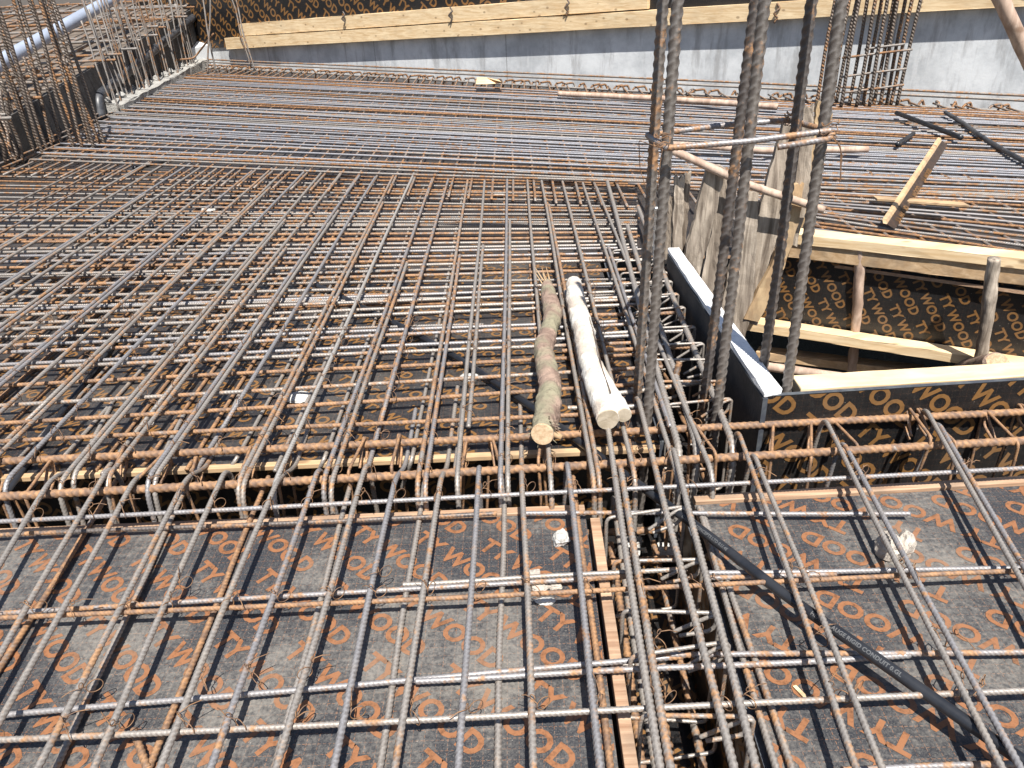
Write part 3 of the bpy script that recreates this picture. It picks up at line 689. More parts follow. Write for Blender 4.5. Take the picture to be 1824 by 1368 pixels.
# ================================================= FAR MAT
far = [(x, y) for x, y in ((344, 131), (300, 148), (262, 168), (215, 192), (178, 212), (150, 232), (110, 252), (60, 275), (34, 285))]
Lp = np.array([P(x, y, .10) for x, y in far]); Rp = np.array([P(1880, 205, .10), P(1880, 352, .10)])
dL = np.r_[0, np.cumsum(np.linalg.norm(np.diff(Lp, axis=0), axis=1))]
NF = 54
for i in range(NF):
    t = i/(NF-1); t = min(1, max(0, t+random.uniform(-.14, .14)/NF))
    a = np.array([np.interp(t*dL[-1], dL, Lp[:, k]) for k in range(3)]); b = Rp[0]+(Rp[1]-Rp[0])*t
    a = a + A3(random.uniform(-.05, .12), 0, 0); z = A3(0, 0, random.choice((0, 0, 0, -.012)))
    m = random.choice(('silver_b', 'silver_b', 'rust_b', 'silver_b', 'silver_b', 'bar_b'))
    pts = [a+z, b+z]
    lab = 'cross bar in the tightly packed far mat before the concrete wall'
    gp = 'packed cross bars of the far mat'
    if i >= NF-2:
        pts = [a+A3(0, 0, -.16), a, b]; lab = 'bar with down bent left end at the near edge of the far mat, %s' % ('nearer one' if i == NF-1 else 'farther one'); gp = None; m = 'bar_b'
    rebar(pts, .0088, m, False, lab, gp, jit=.014)
# right part of the mat
for i in range(15):
    t = (i/14.)**1.15; vr = 357+(475-357)*t; xs = 1150+ (1440-1150)*min(1, t*1.6); vl = 322+(408-322)*t
    a, b = P(xs, vl, .09), P(1880, vr, .09)
    if i < 2: a = P(1120, vl, .09)
    rebar([a, b], .009, random.choice(('bar_b', 'silver', 'rust_b')), False, 'cross bar of the right mat behind the stair opening', 'cross bars of the right mat', jit=.008)
# longitudinals beneath far mat
bmf = bmesh.new()
for i in range(78):
    x = -5.2+i*.152
    ys = 6.9-.33*(x+4.4) if x < .9 else (5.2 if x < 1.2 else 4.45-.55*(x-1.3))
    ye = WA[1]+(x-WA[0])*wt_[1]/wt_[0] - .35
    if x < -5.0: ys = 9
    if ye-ys < .5: continue
    me, mid = tube([A3(x, ys-.2, .082), A3(x+random.uniform(-.05, .05), ye, .082)], .0095, sides=6, step=.12, jitter=.01)
    k0 = len(bmf.verts); bmf.from_mesh(me); bmf.verts.ensure_lookup_table()
    for v_ in bmf.verts[k0:]: v_.co += Vector(mid)
    bpy.data.meshes.remove(me)
me = bpy.data.meshes.new('lower_reinforcing_bars'); bmf.to_mesh(me); bmf.free(); me.materials.append(MT['bar_b'])
tag(link('lower_reinforcing_bars', me), 'lower layer of bars running away beneath the packed cross bars of the far mat', 'reinforcing bars', None, 'stuff')
# wall-foot beam cage
cg = []
for k, (off, z, lab) in enumerate(((.12, .17, 'top bar of the light cage nearest the foot of the back wall'), (.34, .155, 'top bar of the cage at the wall foot, on its near side'), (.36, .06, 'middle bar of the cage at the foot of the back wall'))):
    rebar([onw(.3, off, z), onw(WL+1.5, off, z+.0)], .013, 'bar_b', False, lab, jit=.01)
cm, cmid = tube(fillet([A3(-.05, 0, .0), A3(.03, .0, .16), A3(.03, .22, .15), A3(.10, .24, -.02)], .03), .013, sides=6, step=.03, mt=MT['rust_b'], name='stirrup')
for i in range(84):
    s_ = .3+i*.165+random.uniform(-.06, .06)
    if s_ > WL+1.3: continue
    q = onw(s_, .23, .09); o = link('stirrup', cm, None, tuple(q)); o.rotation_euler[2] = math.atan2(wt_[1], wt_[0])+random.uniform(-.35, .35)
    tag(o, 'small slanting link of the low cage at the foot of the back wall', 'stirrup', 'links of the cage at the wall foot')

# ================================================= TALL COLUMN BARS
COL = [(((1181, 0), (1152, 456), (1128, 806)), 2.60, 'bar', 'leftmost tall thick ribbed bar of the column, standing slightly behind its neighbour'),
       (((1207, 0), (1174, 456), (1148, 816)), 2.42, 'bar', 'tall thick ribbed bar with clear crescents, second from left in the column'),
       (((1346, 0), (1288, 456), (1248, 756)), 2.58, 'dark', 'tall dark bar, the left of the central touching pair'),
       (((1362, 0), (1311, 456), (1268, 806)), 2.42, 'bar', 'tall rust streaked bar, the right of the central touching pair'),
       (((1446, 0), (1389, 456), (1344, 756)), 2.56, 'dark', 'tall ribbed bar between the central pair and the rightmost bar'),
       (((1499, 0), (1434, 456), (1383, 823)), 2.38, 'bar', 'rightmost tall bright ribbed bar of the column')]
cpts = []
for (pp, Y, m, lab) in COL:
    q = [PY(x, y, Y) for x, y in pp]; d = q[0]-q[1]; d2 = q[2]-q[1]
    top = q[0]+d/np.linalg.norm(d)*.35; bot = q[2]+d2/np.linalg.norm(d2)*.5
    bot[2] = max(bot[2], -.44)
    me, mid = tube([top, q[0], q[1], q[2], bot], .0160, sides=26, step=.0032, ribs=(.033, .20, 3.2, .55), mt=MT['dark' if m == 'dark' else 'col'], name='column_bar', twist=rng.rand()*.8)
    tag(link('column_bar', me, None, tuple(mid)), lab, 'column bar'); cpts.append(q)
def cp(x, y, Y): return PY(x, y, Y)
tie_pts = [cp(1385, 262, 2.36), cp(1480, 247, 2.33), cp(1484, 232, 2.36), cp(1330, 252, 2.36), cp(1186, 264, 2.36), cp(1152, 240, 2.63), cp(1300, 222, 2.66), cp(1408, 214, 2.64), cp(1470, 232, 2.44), cp(1478, 236, 2.40)]
o = tube_obj('stirrup', fillet(tie_pts, .018), .0088, sides=10, step=.0035, ribs=(.013, .16), mt=MT['silver'])
tag(o, 'rectangular steel link tied around the six tall column bars', 'stirrup')
def wire(pts, r, label, group=None, name='tie_wire', m='wire', step=.006):
    return tag(tube_obj(name, fillet(pts, .01), r, sides=5, step=step, mt=MT[m]), label, 'wire tie', group)
for (x, y, Y) in ((1178, 258, 2.36), (1475, 238, 2.35), (1412, 216, 2.62), (1408, 221, 2.6)):
    c = cp(x, y, Y); pts = [c+A3(math.cos(t)*.024, -.005+math.sin(t)*.022, .004*t-.01+.006*math.sin(3*t)) for t in np.linspace(0, 12.6, 40)]
    wire(pts, .0016, 'wire wrapped round the column link where it meets a tall bar', 'wire wraps on the column link')
wire([cp(1480, 242, 2.33), cp(1494, 258, 2.33), cp(1500, 275, 2.33), cp(1496, 325, 2.33)], .0016, 'loose wire tail hanging from the right corner of the column link')
wire([cp(1484, 242, 2.33), cp(1498, 262, 2.33), cp(1497, 290, 2.33), cp(1498, 318, 2.33)], .0014, 'second loose wire tail beside the one at the right link corner')
wire([cp(1180, 265, 2.36), cp(1138, 250, 2.5), cp(1140, 300, 2.5), cp(1155, 352, 2.5)], .0014, 'loose wire drooping left of the left column bars')
wire([cp(1180, 265, 2.36), cp(1176, 290, 2.36), cp(1170, 345, 2.36), cp(1172, 330, 2.36)], .0014, 'loose wire drooping between the two left column bars')
# pale stick and black pipe behind left bars
t = bar_box('wooden_batten', P(1163, 470, .1), PY(1166, 372, 3.0), A3(.02, 0, 0), A3(.0, .012, .004), MT['foam'], bevel=.001)
tag(t, 'white thin strip standing between the two left column bars', 'strip')
o = tube_obj('pipe', [PY(1187, 276, 2.9), PY(1172, 440, 2.9)], .013, sides=14, step=.03, mt=MT['black_pipe'])
tag(o, 'black plastic pipe standing behind the second column bar', 'pipe')

# far right column starter bars
cb = [(1480, 190, 1512, 0), (1488, 188, 1526, 0), (1497, 192, 1530, 0), (1512, 192, 1545, 0), (1526, 190, 1560, 0), (1536, 192, 1570, 0), (1548, 190, 1580, 0), (1556, 192, 1592, 0), (1568, 188, 1598, 0), (1578, 190, 1612, 0), (1586, 188, 1625, 0), (1597, 187, 1640, 0), (1453, 188, 1487, 0), (1463, 186, 1492, 0)]
for i, (xb, yb, xt, yt) in enumerate(cb):
    Y = P(xb, yb, .08)[1] - (.0 if i % 2 else .15); a = PY(xb, yb, Y); b = PY(xt, yt, Y); b2 = b+(b-a)*.35
    rebar([a, b2], .017, 'brown_b', False, 'brown starter bar in the dense cluster standing before the back wall, right', 'starter bars before the back wall', jit=.01, cat='starter bar', name='starter_bar')
Yc = P(1540, 190, .08)[1]
for i, (x0, y0, x1, y1) in enumerate(((1500, 103, 1625, 88), (1498, 137, 1615, 122), (1505, 165, 1610, 151), (1540, 88, 1612, 78))):
    rebar([PY(x0, y0, Yc-.1), PY(x1, y1, Yc-.18)], .011, 'bar_b', False, 'thin link across the starter bars before the back wall, %s' % ('second from top', 'third from top', 'lowest', 'topmost')[i], None, jit=.004, cat='link', name='column_link')

# ================================================= PLANKS AND POLES
def plank(left, right, Y, th, m, label, lean=.0):
    """left/right: edge polylines in the picture, top to bottom, at depth Y"""
    n = 16; L = np.array(left, float); R = np.array(right, float)
    def ip(E, t): k = np.linspace(0, 1, len(E)); return np.interp(t, k, E[:, 0]), np.interp(t, k, E[:, 1])
    V = []; Qd = []
    for i in range(n+1):
        t = i/n; Yt = Y+lean*(1-t)
        for j in range(5):
            s_ = j/4; a = ip(L, t); b = ip(R, t); x = a[0]+(b[0]-a[0])*s_; y = a[1]+(b[1]-a[1])*s_
            if j in (0, 4): x += random.uniform(-1.6, 1.6)
            if i == 0: y += random.uniform(-5, 5)
            V.append(PY(x, y, Yt)+A3(0, random.uniform(-.003, .003), 0))
    m0 = len(V); V += [q+A3(0, th, 0) for q in V]
    idx = lambda i, j, b=0: b*m0+i*5+j
    for i in range(n):
        for j in range(4):
            Qd.append([idx(i, j), idx(i+1, j), idx(i+1, j+1), idx(i, j+1)]); Qd.append([idx(i, j, 1), idx(i, j+1, 1), idx(i+1, j+1, 1), idx(i+1, j, 1)])
        Qd.append([idx(i, 0), idx(i, 0, 1), idx(i+1, 0, 1), idx(i+1, 0)]); Qd.append([idx(i, 4), idx(i+1, 4), idx(i+1, 4, 1), idx(i, 4, 1)])
    for j in range(4):
        Qd.append([idx(0, j), idx(0, j+1), idx(0, j+1, 1), idx(0, j, 1)]); Qd.append([idx(n, j), idx(n, j, 1), idx(n, j+1, 1), idx(n, j+1)])
    V = np.array(V); c = V.mean(0)
    me = raw_mesh('plank', V-c, Qd, None, None, False, MT[m])
    return tag(link('plank', me, None, tuple(c)), label, 'plank')
plank([(1190, 350), (1186, 400), (1183, 470)], [(1199, 350), (1197, 400), (1195, 470)], 3.90, .03, 'weather', 'narrow pale plank at the left end of the standing plank row')
plank([(1202, 317), (1200, 380), (1195, 480)], [(1219, 315), (1218, 380), (1212, 480)], 3.88, .03, 'weather', 'cracked grey plank, second from the left in the standing row')
plank([(1221, 313), (1213, 380), (1205, 490)], [(1231, 310), (1226, 380), (1215, 490)], 3.91, .03, 'weather', 'thin grey plank, third from the left in the standing row')
plank([(1262, 296), (1240, 380), (1218, 460), (1212, 560)], [(1293, 298), (1275, 380), (1250, 470), (1240, 560)], 3.84, .04, 'weather', 'broad flaking plank with a rounded top leaning in the row')
plank([(1286, 307), (1272, 390), (1255, 470), (1232, 600)], [(1302, 314), (1296, 390), (1290, 480), (1275, 600)], 3.90, .03, 'weather', 'grey plank tucked behind the left side of the central column bars')
plank([(1317, 345), (1312, 420), (1290, 520), (1278, 610)], [(1351, 345), (1348, 420), (1345, 520), (1325, 610)], 3.88, .035, 'weather', 'square topped grey plank just right of the central column bars')
plank([(1397, 222), (1365, 330), (1340, 430), (1308, 570)], [(1412, 226), (1396, 330), (1385, 430), (1350, 580)], 3.92, .035, 'weather', 'tall leaning grey plank between the central pair and the next column bar')
plank([(1414, 330), (1400, 400), (1375, 470), (1325, 568)], [(1432, 330), (1422, 400), (1400, 470), (1352, 574)], 3.87, .03, 'ochre_plank', 'yellowish plank slanting down to the left end of the square timber')
plank([(1432, 188), (1425, 260), (1412, 350), (1398, 430)], [(1451, 189), (1448, 260), (1440, 350), (1420, 440)], 3.90, .035, 'weather', 'tall straight grey plank left of the rightmost column bar')
plank([(1458, 176), (1450, 230), (1432, 330), (1418, 410)], [(1483, 203), (1474, 240), (1458, 330), (1440, 400)], 3.93, .03, 'ochre_plank', 'tall split yellow plank behind the rightmost column bar')
def pole(a, b, r, label, m='pole', name='wooden_pole', mids=()):
    o = tube_obj(name, [a, *mids, b], r, sides=12, step=.03, mt=MT[m], rnoise=.06); return tag(o, label, 'pole')
pole(PY(1198, 268, 3.82), PY(1466, 374, 3.84), .020, 'crooked thin pole crossing in front of the standing planks', mids=[PY(1330, 328, 3.81)])
pole(P(1180, 256, .18), P(1546, 266, .16), .025, 'round pole with a pale cut tip lying on the far mat behind the column', mids=[P(1360, 268, .18)])
pole(P(995, 167, .16), P(1385, 190, .16), .030, 'long reddish pole lying on the far mat near the back wall', mids=[P(1180, 176, .17)])
pole(PY(1770, -30, 4.0), PY(1850, 150, 4.0), .034, 'brown pole slanting in at the top right corner', mids=[PY(1800, 35, 4.0)])
# printed plywood offcut stick and flat strip
t = bar_box('plywood_strip', P(1573, 398, .14), PY(1672, 250, 5.9), A3(.024, .0, -.006), A3(.0, .02, .02), MT['timber_old'], bevel=.002)
a_ = P(1573, 398, .14)+A3(.018, .004, -.006); b_ = PY(1672, 250, 5.9)+A3(.018, .004, -.006)
tag(t, 'slanting plywood offcut leaning on the right mat, light on its edge', 'offcut')
pl2 = bar_box('printed_face', a_+A3(.008, -.012, .0), b_+A3(.008, -.012, 0), A3(.045, .0, -.03), A3(0, .008, .004), MT['ply_clean'])
pl2.parent = t; pl2.location = Vector(pl2.location)-Vector(t.location)
dv = (b_-a_)/np.linalg.norm(b_-a_)
V, Fc, W = text_geo('TY WOOD')
for k in range(3):
    bm = bmesh.new(); ex = dv; ey = A3(.88, 0, -.47); base = a_+A3(.066, -.018, -.034)+dv*(.12+.42*k)-ey*.052
    sc = .058
    vs = [bm.verts.new(tuple(base+ex*q[0]*sc+ey*q[1]*sc*.9+A3(0, -.003, 0)-np.array(t.location))) for q in V]
    for f in Fc:
        try: bm.faces.new([vs[i] for i in f])
        except ValueError: pass
    me = bpy.data.meshes.new('lettering'); bm.to_mesh(me); bm.free(); me.materials.append(MT['letters_wall'])
    lo = link('lettering', me, t)
t = bar_box('wooden_batten', P(1562, 358, .13), P(1726, 370, .13), A3(0, .07, 0), A3(0, 0, .015), MT['timber_old'], bevel=.002)
tag(t, 'thin pale batten lying flat across the right mat below the slanting offcut', 'batten')
t = box8('wood_chip', [P(848, 150, .2), P(866, 150, .2), P(895, 148, .2), P(890, 143, .2), P(849, 138, .24), P(866, 138, .25), P(893, 146, .23), P(888, 142, .22)], MT['timber'], bevel=.003)
tag(t, 'pale wood chip caught on the cage at the foot of the back wall', 'wood chip')

# ================================================= LOGS
z0g = .14
g1 = [P(974, 505, z0g), P(985, 560, z0g), P(968, 620, z0g), P(980, 685, z0g), P(974, 735, z0g), P(966, 772, z0g+.01)]
p = empty('log', g1[-1]-A3(0, 0, .04))
tube_obj('trunk', g1, .040, parent=p, sides=36, step=.006, rough=.05, mt=MT['bark_green'], rnoise=.10, taper=[.62, .95, 1.03, .92, 1.0, 1.0, 1.05, 1.15, 1.0])
d = g1[-1]-g1[-2]; d /= np.linalg.norm(d)
tube_obj('cut_end', [g1[-1]+d*.001, g1[-1]+d*.010], .038, parent=p, sides=28, step=.005, flat=True, mt=MT['endgrain'], rnoise=.05)
for k in range(9):
    a = g1[0]+A3(random.uniform(-.025, .025), -.02, random.uniform(-.01, .025)); tube_obj('splinter', [a, a+A3(random.uniform(-.05, .02), random.uniform(.06, .16), random.uniform(.0, .05))], .005, parent=p, sides=5, step=.02, mt=MT['ochre_plank'], taper=[1, .2])
for k in range(22):
    th = random.uniform(0, 6.28); c = g1[-1]-d*random.uniform(.0, .05)+A3(math.cos(th)*.04, 0, math.sin(th)*.038)
    tube_obj('bark_shred', [c, c+A3(math.cos(th)*.02, random.uniform(-.03, .0), math.sin(th)*.016)], .003, parent=p, sides=4, step=.01, mt=MT['bark_green'], taper=[1, .2])
tube_obj('bark_shred', [g1[-1]+A3(.03, .02, -.01), g1[-1]+A3(.065, -.0, -.02)], .014, parent=p, sides=8, step=.01, mt=MT['ochre_plank'], taper=[1, .6], rnoise=.2)
tag(p, 'mossy brown log with a fresh round cut end lying on the bars', 'log')
w1 = [P(1022, 505, z0g), P(1025, 535, z0g+.005), P(1040, 590, z0g+.01), P(1048, 640, z0g+.005), P(1064, 695, z0g), P(1083, 746, z0g)]
p = empty('log', w1[-1]-A3(0, 0, .05))
tube_obj('trunk', w1, .041, parent=p, sides=36, step=.006, rough=.035, mt=MT['bark_white'], rnoise=.06, taper=[.92, 1.05, 1.1, 1.08, 1., .98, .98])
w2 = [P(1056, 630, z0g+.010), P(1070, 665, z0g+.013), P(1090, 702, z0g+.010), P(1111, 738, z0g+.006)]
tube_obj('branch', w2, .026, parent=p, sides=30, step=.006, rough=.04, mt=MT['bark_white'], rnoise=.05, taper=[.55, .95, 1.0, 1.08])
for (W_, r) in ((w1, .038), (w2, .0265)):
    d = W_[-1]-W_[-2]; d /= np.linalg.norm(d); tube_obj('cut_end', [W_[-1]+d*.001, W_[-1]+d*.008], r, parent=p, sides=24, step=.004, flat=True, mt=MT['endgrey'], rnoise=.06)
tube_obj('crack', [P(1048, 560, z0g+.040), P(1062, 610, z0g+.043), P(1072, 655, z0g+.040), P(1088, 700, z0g+.036)], .0022, parent=p, sides=5, step=.01, mt=MT['bark_crack'], rnoise=.3)
tag(p, 'whitewashed forked log with grey cut ends lying on the bars', 'log')

# ================================================= CONDUITS
def conduit(px, r, label, m='black_pipe', z=None, name='conduit_pipe'):
    pts = [P(x, y, zz) for x, y, zz in px]; return tag(tube_obj(name, fillet(pts, .25), r, sides=20, step=.02, mt=MT[m]), label, 'conduit'), fillet(pts, .25)
co, cpath = conduit([(562, 508, .03), (590, 520, .03), (764, 606, .028), (885, 682, .03), (1000, 762, .03), (1080, 822, .035), (1180, 893, .05), (1250, 945, .058), (1400, 1062, .070), (1560, 1172, .074), (1720, 1285, .074), (1900, 1410, .074)], .0148,
    'long black plastic conduit running diagonally from the middle mat to the bottom right corner')
conduit([(216, 588, .02), (170, 660, .02), (120, 720, .02), (60, 805, .02), (20, 870, .0), (-30, 930, 0)], .0128, 'black conduit slanting down through the left of the middle mat')
conduit([(118, 372, .02), (230, 383, .02), (340, 432, .02), (395, 452, .02)], .016, 'black conduit piece low in the middle mat at the far left')
conduit([(238, 300, .02), (282, 288, .02), (330, 280, .02)], .02, 'short black conduit near the edge of the far mat at the left')
o, _p = conduit([(1597, 201, .16), (1712, 245, .16)], .020, 'straight black pipe lying on the right mat before the starter bars')
conduit([(1598, 257, .15), (1627, 238, .15)], .017, 'short black pipe offcut on the right mat')
conduit([(1684, 200, .15), (1720, 222, .12), (1740, 238, .14), (1762, 252, .12), (1800, 275, .14), (1860, 305, .13)], .018, 'black wavy pipe woven through the right mat', m='dusty_pipe')
# print along the conduit, wrapped on its curve
def wrap_text(s, px_at, size, path, r, side=-1.9, parent=None):
    V, Fc, W = text_geo(s); b0 = bmesh.new(); v0 = [b0.verts.new((q[0], q[1], 0)) for q in V]
    for f in Fc:
        try: b0.faces.new([v0[i] for i in f])
        except ValueError: pass
    for k in range(1, 9): bmesh.ops.bisect_plane(b0, geom=list(b0.verts)+list(b0.edges)+list(b0.faces), plane_co=(0, -.2+k*.12, 0), plane_no=(0, 1, 0))
    bmesh.ops.triangulate(b0, faces=b0.faces); b0.verts.index_update(); V = [v.co[:2] for v in b0.verts]; Fc = [[v.index for v in f.verts] for f in b0.faces]; b0.free()
    pr, ss = resample(path, .004); T, N, B = frames(pr)
    k0 = np.argmin(np.linalg.norm(pr-px_at, axis=1)); bm = bmesh.new(); vs = []
    T_, N_, B_ = T, np.zeros_like(T), T
    up = A3(0, 0, 1)
    for q in V:
        s_ = ss[k0]+q[0]*size; i = min(len(ss)-1, int(s_/ss[1])); t = T[i]; sd = np.cross(t, up); sd /= np.linalg.norm(sd); n2 = np.cross(sd, t)
        a = .95-(q[1]*size)/r
        vs.append(bm.verts.new(tuple(pr[i]+t*(s_-ss[i])+(math.sin(a)*sd+math.cos(a)*n2)*(r+.0007)-np.array(parent.location))))
    for f in Fc:
        try: bm.faces.new([vs[i] for i in f])
        except ValueError: pass
    me = bpy.data.meshes.new('lettering'); bm.to_mesh(me); bm.free(); me.materials.append(MT['letters_grey']); return link('lettering', me, parent)
wrap_text('ELECTRO CONCEPTS LTD 0.U.4E', P(1212, 925, .055), .0125, cpath, .0148, parent=co)
wrap_text('HEAVY GAUGE RIGID CONDUIT 0.GL', P(1445, 1096, .071), .0140, cpath, .0148, parent=co)

# ================================================= RUBBLE
def stone(c, sx, sy, sz, m, label, cat='rubble', name='rubble_piece', rot=0.):
    bm = bmesh.new(); bmesh.ops.create_icosphere(bm, subdivisions=3, radius=1.)
    ph = rng.rand(6)*6
    pls = [Vector(rng.randn(3)).normalized() for _ in range(9)]
    for v in bm.verts:
        k = min(1.0, *[random.uniform(.99, 1.01)*.72/max(.01, v.co.normalized().dot(n)) if v.co.normalized().dot(n) > .1 else 9 for n in pls])
        k = max(.55, k)*(1+.07*math.sin(v.co.x*9+ph[0])*math.sin(v.co.y*8+ph[1])+.05*math.sin(v.co.z*15+ph[2]))
        v.co = Vector((v.co.x*sx*k, v.co.y*sy*k, v.co.z*sz*k))
    me = bpy.data.meshes.new(name); bm.to_mesh(me); bm.free(); me.materials.append(MT[m])
    o = link(name, me, None, tuple(c+A3(0, 0, sz*.65))); o.rotation_euler[2] = rot; return tag(o, label, cat)
stone(P(999, 966, 0), .030, .034, .024, 'white_rubble', 'white mortar lump on the left deck beside the narrow trench')
stone(P(1580, 990, 0), .036, .05, .045, 'rubble', 'grey concrete lump under the pair of bars, left one on the right deck', rot=.3)
stone(P(1608, 985, 0), .028, .05, .045, 'rubble', 'grey concrete lump under the pair of bars, right one on the right deck', rot=-.3)
stone(P(962, 1052, 0), .030, .016, .013, 'rubble', 'flat beige crumb under the cross bars near the trench, left one')
stone(P(990, 1048, 0), .022, .014, .012, 'rubble', 'small beige crumb under the cross bars near the trench')
stone(P(970, 1074, 0), .030, .014, .010, 'white_rubble', 'pale brownish sliver of mortar just nearer than the beige crumbs')
stone(P(952, 1024, 0), .022, .018, .010, 'rubble', 'beige crumb just beyond the lapped cross bars')
stone(P(262, 762, 0), .030, .03, .02, 'white_rubble', 'pale green white lump on the middle deck at the left')
stone(P(838, 676, 0), .045, .03, .018, 'white_rubble', 'pale lump beside the conduit in the middle mat')
stone(P(528, 712, 0), .06, .05, .016, 'white_rubble', 'pale green flat lump on the middle deck left of the cranked bars')
stone(P(372, 378, 0), .05, .05, .03, 'white_rubble', 'small pale lump far back in the middle mat')
stone(P(888, 350, 0), .06, .05, .03, 'white_rubble', 'white lump under the mat near its far edge')
for k, (x, y) in enumerate(((1100, 990), (1165, 1000))):
    t = box8('paper_scrap', [P(x, y, -.44), P(x+40, y, -.44), P(x+44, y-34, -.44), P(x+5, y-34, -.44), P(x, y, -.41), P(x+40, y, -.40), P(x+44, y-34, -.41), P(x+5, y-34, -.40)], MT['white_rubble'], bevel=.006)
    tag(t, 'white scrap at the bottom of the trench, %s one' % ('left', 'right')[k], 'scrap')
t = box8('wood_chip', [P(1412, 1222, .001), P(1418, 1220, .001), P(1438, 1240, .001), P(1433, 1244, .001), P(1412, 1222, .006), P(1418, 1220, .006), P(1438, 1240, .006), P(1433, 1244, .006)], MT['timber'])
tag(t, 'tiny pale wood splinter on the bottom right deck', 'wood chip')

# ================================================= TIE WIRES AT CROSSINGS
def tie_mesh(seed):
    rr = random.Random(seed); R = .017
    pts = []
    for t in np.linspace(0, 6.8, 26): pts.append(A3(math.cos(t)*R*.75, math.cos(t)*R*.75, math.sin(t)*R*1.05+.0))
    c = pts[-1]; ang = rr.uniform(0, 6.28); dx, dy = math.cos(ang), math.sin(ang)
    for t in np.linspace(0, 7.5, 22): pts.append(c+A3(dx*.006*math.sin(t)+dx*.012, dy*.006*math.sin(t)+dy*.012, .008+.008*(1-math.cos(t))))
    a2 = rr.uniform(0, 6.28); L = rr.uniform(.02, .07)
    pts.append(pts[-1]+A3(math.cos(a2)*L*.5, math.sin(a2)*L*.5, rr.uniform(0, .012))); pts.append(pts[-1]+A3(math.cos(a2)*L*.5, math.sin(a2)*L*.5, -.008))
    return tube(np.array(pts), .0013, sides=4, step=.003, mt=MT['wire'], name='tie_wire')
TM = [tie_mesh(s) for s in range(7)]
def isect(l1, l2):
    a, b = l1; c, d = l2; r = b[:2]-a[:2]; s = d[:2]-c[:2]; q = c[:2]-a[:2]; den = r[0]*s[1]-r[1]*s[0]
    if abs(den) < 1e-6: return None
    t = (q[0]*s[1]-q[1]*s[0])/den; u = (q[0]*r[1]-q[1]*r[0])/den
    return (a+(b-a)*t) if 0 < t < 1 and 0 < u < 1 else None
nl_lines = [(P(two(l, 1400), 1400, .088), P(two(l, 830), 830, .088)) for l in UL]
cnt = 0
for i, ll in enumerate(nl_lines):
    for ci in (0, 5, 11, 3, 8, 10):
        if ci in (3, 8, 10) and random.random() < .7: continue
        q = isect(ll, cross_lines[ci])
        if q is None: continue
        me, mid = random.choice(TM)
        o = link('tie_wire', me, None, (q[0]+mid[0], q[1]+mid[1], .080+mid[2])); o.rotation_euler[2] = random.choice((0, math.pi/2, math.pi))+random.uniform(-.3, .3)
        tag(o, 'twisted rusty binding wire tying two crossing bars in the foreground', 'wire tie', 'wire ties in the foreground grid'); cnt += 1
for i, ll in enumerate(longs):
    for cl in cross_lines[13:]+[BM[0], BM[1]]:
        if random.random() < (.42 if cl[0][1] > 2.4 else .1): continue
        q = isect(ll, cl)
        if q is None or q[1] > 3.7 or cnt > 285: continue
        me, mid = random.choice(TM)
        o = link('tie_wire', me, None, (q[0]+mid[0], q[1]+mid[1], .074+mid[2])); o.rotation_euler[2] = random.choice((0, math.pi/2, math.pi))+random.uniform(-.3, .3)
        tag(o, 'twisted rusty binding wire tying two crossing bars of the middle mat', 'wire tie', 'wire ties in the middle mat'); cnt += 1

# ================================================= LEFT UPPER DECK
KA, KB = (-4.80, 7.0), (-5.67, 14.86)
def kp(x, y, off=0.): return PV(x, y, KA, KB, off)
E0, E1 = kp(0, 212), kp(345, 12)
kt = (E1-E0); E00 = E0-kt*.12; E11 = E1+kt*.08
def edge(t, off, dz=0.):   # off to the left
    q = E00+(E11-E00)*t; return A3(q[0]-off, q[1], q[2]+dz)
fcz, _ = panel('slab_side', [A3(E00[0], E00[1], -.05), A3(E11[0], E11[1], -.05), E11, E00][::-1], .05, MT['darkface'], 'dark stained side of the raised deck at the upper left', 'slab side')
fcz.data.materials[1] = MT['darkface']
ud = panel('formwork_deck', [E00+A3(0, 0, .003), E11+A3(0, 0, .003), edge(1, 9), edge(0, 9)], .04, MT['deckdirt'], 'raised brown deck under rusty mesh at the upper left corner', 'plywood deck')[0]
ud.data.materials[1] = MT['darkface']
# kerb
ka, kb = P(178, 212, .0), P(352, 119, .0)
k1 = ka+A3(-.10, 0, 0)
t = box8('concrete_kerb', [ka+A3(.34, 0, -.03), kb+A3(.34, 0, -.03), kb+A3(.0, 0, -.03), ka+A3(-.0, 0, -.03), ka+A3(.33, 0, .16), kb+A3(.33, 0, .18), kb+A3(.0, 0, .22), ka+A3(-.0, 0, .19)], MT['kerbconc'], bevel=.01, sub=24, rough=.012)
tag(t, 'rough pale concrete kerb along the foot of the raised deck', 'kerb')
for i in range(40):
    t = (i+.5)/40; q = ka+(kb-ka)*t
    if i % 3 == 0: stone(q+A3(.13+random.uniform(-.1, .1), 0, .17), .07, .09, .05, 'kerbconc', 'loose crumb of concrete on top of the rough kerb'); bpy.context.scene.collection.objects[-1]['group'] = 'crumbs on the kerb'
# mesh bars on the raised deck
for i in range(17):
    off = -.02+i*.36
    rebar([edge(0, off, .09), edge(1, off, .09)], .017, random.choice(('rust_b', 'bar_b')), False, 'long bar of the raised deck mesh at the upper left', 'long bars on the raised deck', jit=.015)
for i in range(26):
    t = .01+i*.039
    z = random.choice((.06, .12))
    rebar([edge(t, -.12-random.uniform(0, .25), z), edge(t, 7.5, z)], .015, random.choice(('rust_b', 'bar_b', 'bar_b')), False, 'cross bar of the raised deck mesh poking out past its edge', 'cross bars on the raised deck', jit=.015)
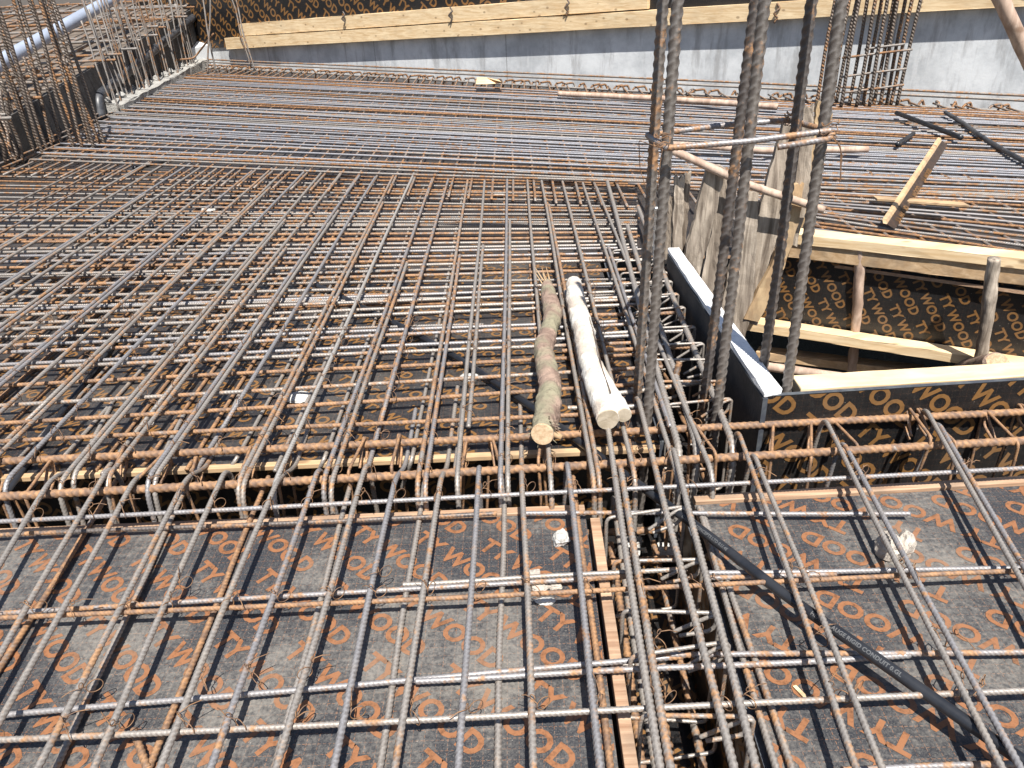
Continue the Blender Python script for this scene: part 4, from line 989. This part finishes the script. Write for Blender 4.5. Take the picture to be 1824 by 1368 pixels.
# pipes
wp = [PV(-30, 131, KA, KB, .35), PV(10, 106, KA, KB, .35), PV(190, 4, KA, KB, .35), PV(230, -18, KA, KB, .35)]
tag(tube_obj('pipe', wp, .075, sides=24, step=.1, mt=MT['white_pipe']), 'thick pale grey plastic pipe crossing above the raised deck', 'pipe')
bp = [kp(180, 212, -.06), kp(174, 172, -.06), kp(372, 8, -.06)]
tag(tube_obj('pipe', fillet(bp, .32), .062, sides=20, step=.05, mt=MT['dusty_pipe']), 'dusty black pipe with an elbow climbing along the raised deck side', 'pipe')
# brown starter bars, left cluster
SB = [(-40, 120, 22, 288), (-12, 0, 70, 268), (94, 0, 189, 261), (88, 0, 171, 270), (80, 0, 160, 262), (72, 0, 150, 268), (53, 0, 131, 270), (60, 20, 140, 262), (24, 0, 96, 265), (36, 0, 112, 262), (0, 22, 79, 281), (0, 42, 88, 270), (0, 105, 53, 263), (0, 85, 62, 268), (0, 140, 42, 290), (0, 160, 30, 285), (0, 204, 30, 292), (0, 246, 14, 296), (112, 100, 178, 262), (40, 100, 100, 255), (-30, 0, 60, 272), (-20, 60, 40, 270)]
for i, (xt, yt, xb, yb) in enumerate(SB):
    Y = P(xb, yb, .05)[1]; a = PY(xb, yb, Y); b = PY(xt, yt, Y+random.uniform(-.1, .1)); b = b+(b-a)*(.25 if yt < 100 and (xt, yt) not in ((40, 100), (112, 100)) else 0)
    rebar([a, b], .0150, 'brown_b', False, 'brown ribbed starter bar in the leaning cluster at the upper left', 'starter bars at the upper left', jit=.012, cat='starter bar', name='starter_bar')
for i in range(36):
    t = random.random() if i > 30 else i/31.; xb = 204+150*t+random.uniform(-4, 4); yb = 200-80*t+random.uniform(-6, 4)
    hh = random.uniform(1.0, 1.7); q = P(xb, yb, .08)
    top = q+A3(-.05+random.uniform(-.07, .07), random.uniform(-.08, .08), hh)
    rebar([q, top], .0105, 'bar_b', False, 'thin grey starter bar standing along the rough kerb', 'starter bars along the kerb', jit=.01, cat='starter bar', name='starter_bar')
for i, (xt, yt, xb, yb) in enumerate(((357, -20, 385, 130), (374, -20, 371, 132), (408, -20, 446, 120), (414, -20, 452, 125), (336, -20, 362, 100))):
    Y = P(xb, min(yb, 150), .1)[1]; rebar([PY(xb, yb, Y), PY(xt, yt, Y)], .013, 'bar_b', False, 'thin starter bar standing before the left end of the back wall, %s from left' % ('second', 'third', 'fourth', 'fifth', 'first')[i], None, jit=.015, cat='starter bar', name='starter_bar')
rebar([PV(380, 60, WA, WB, -.9), PV(352, 96, WA, WB, -.9), PV(345, 104, WA, WB, -1.0), PV(300, 108, WA, WB, -1.3)], .016, 'rust_b', False, 'orange bent bar at the corner where the kerb meets the back wall', None, R=.08)
print('bars', NBAR[0], 'ties', cnt, 'objects', len(bpy.data.objects), 'faces', sum(len(m.polygons) for m in bpy.data.meshes))
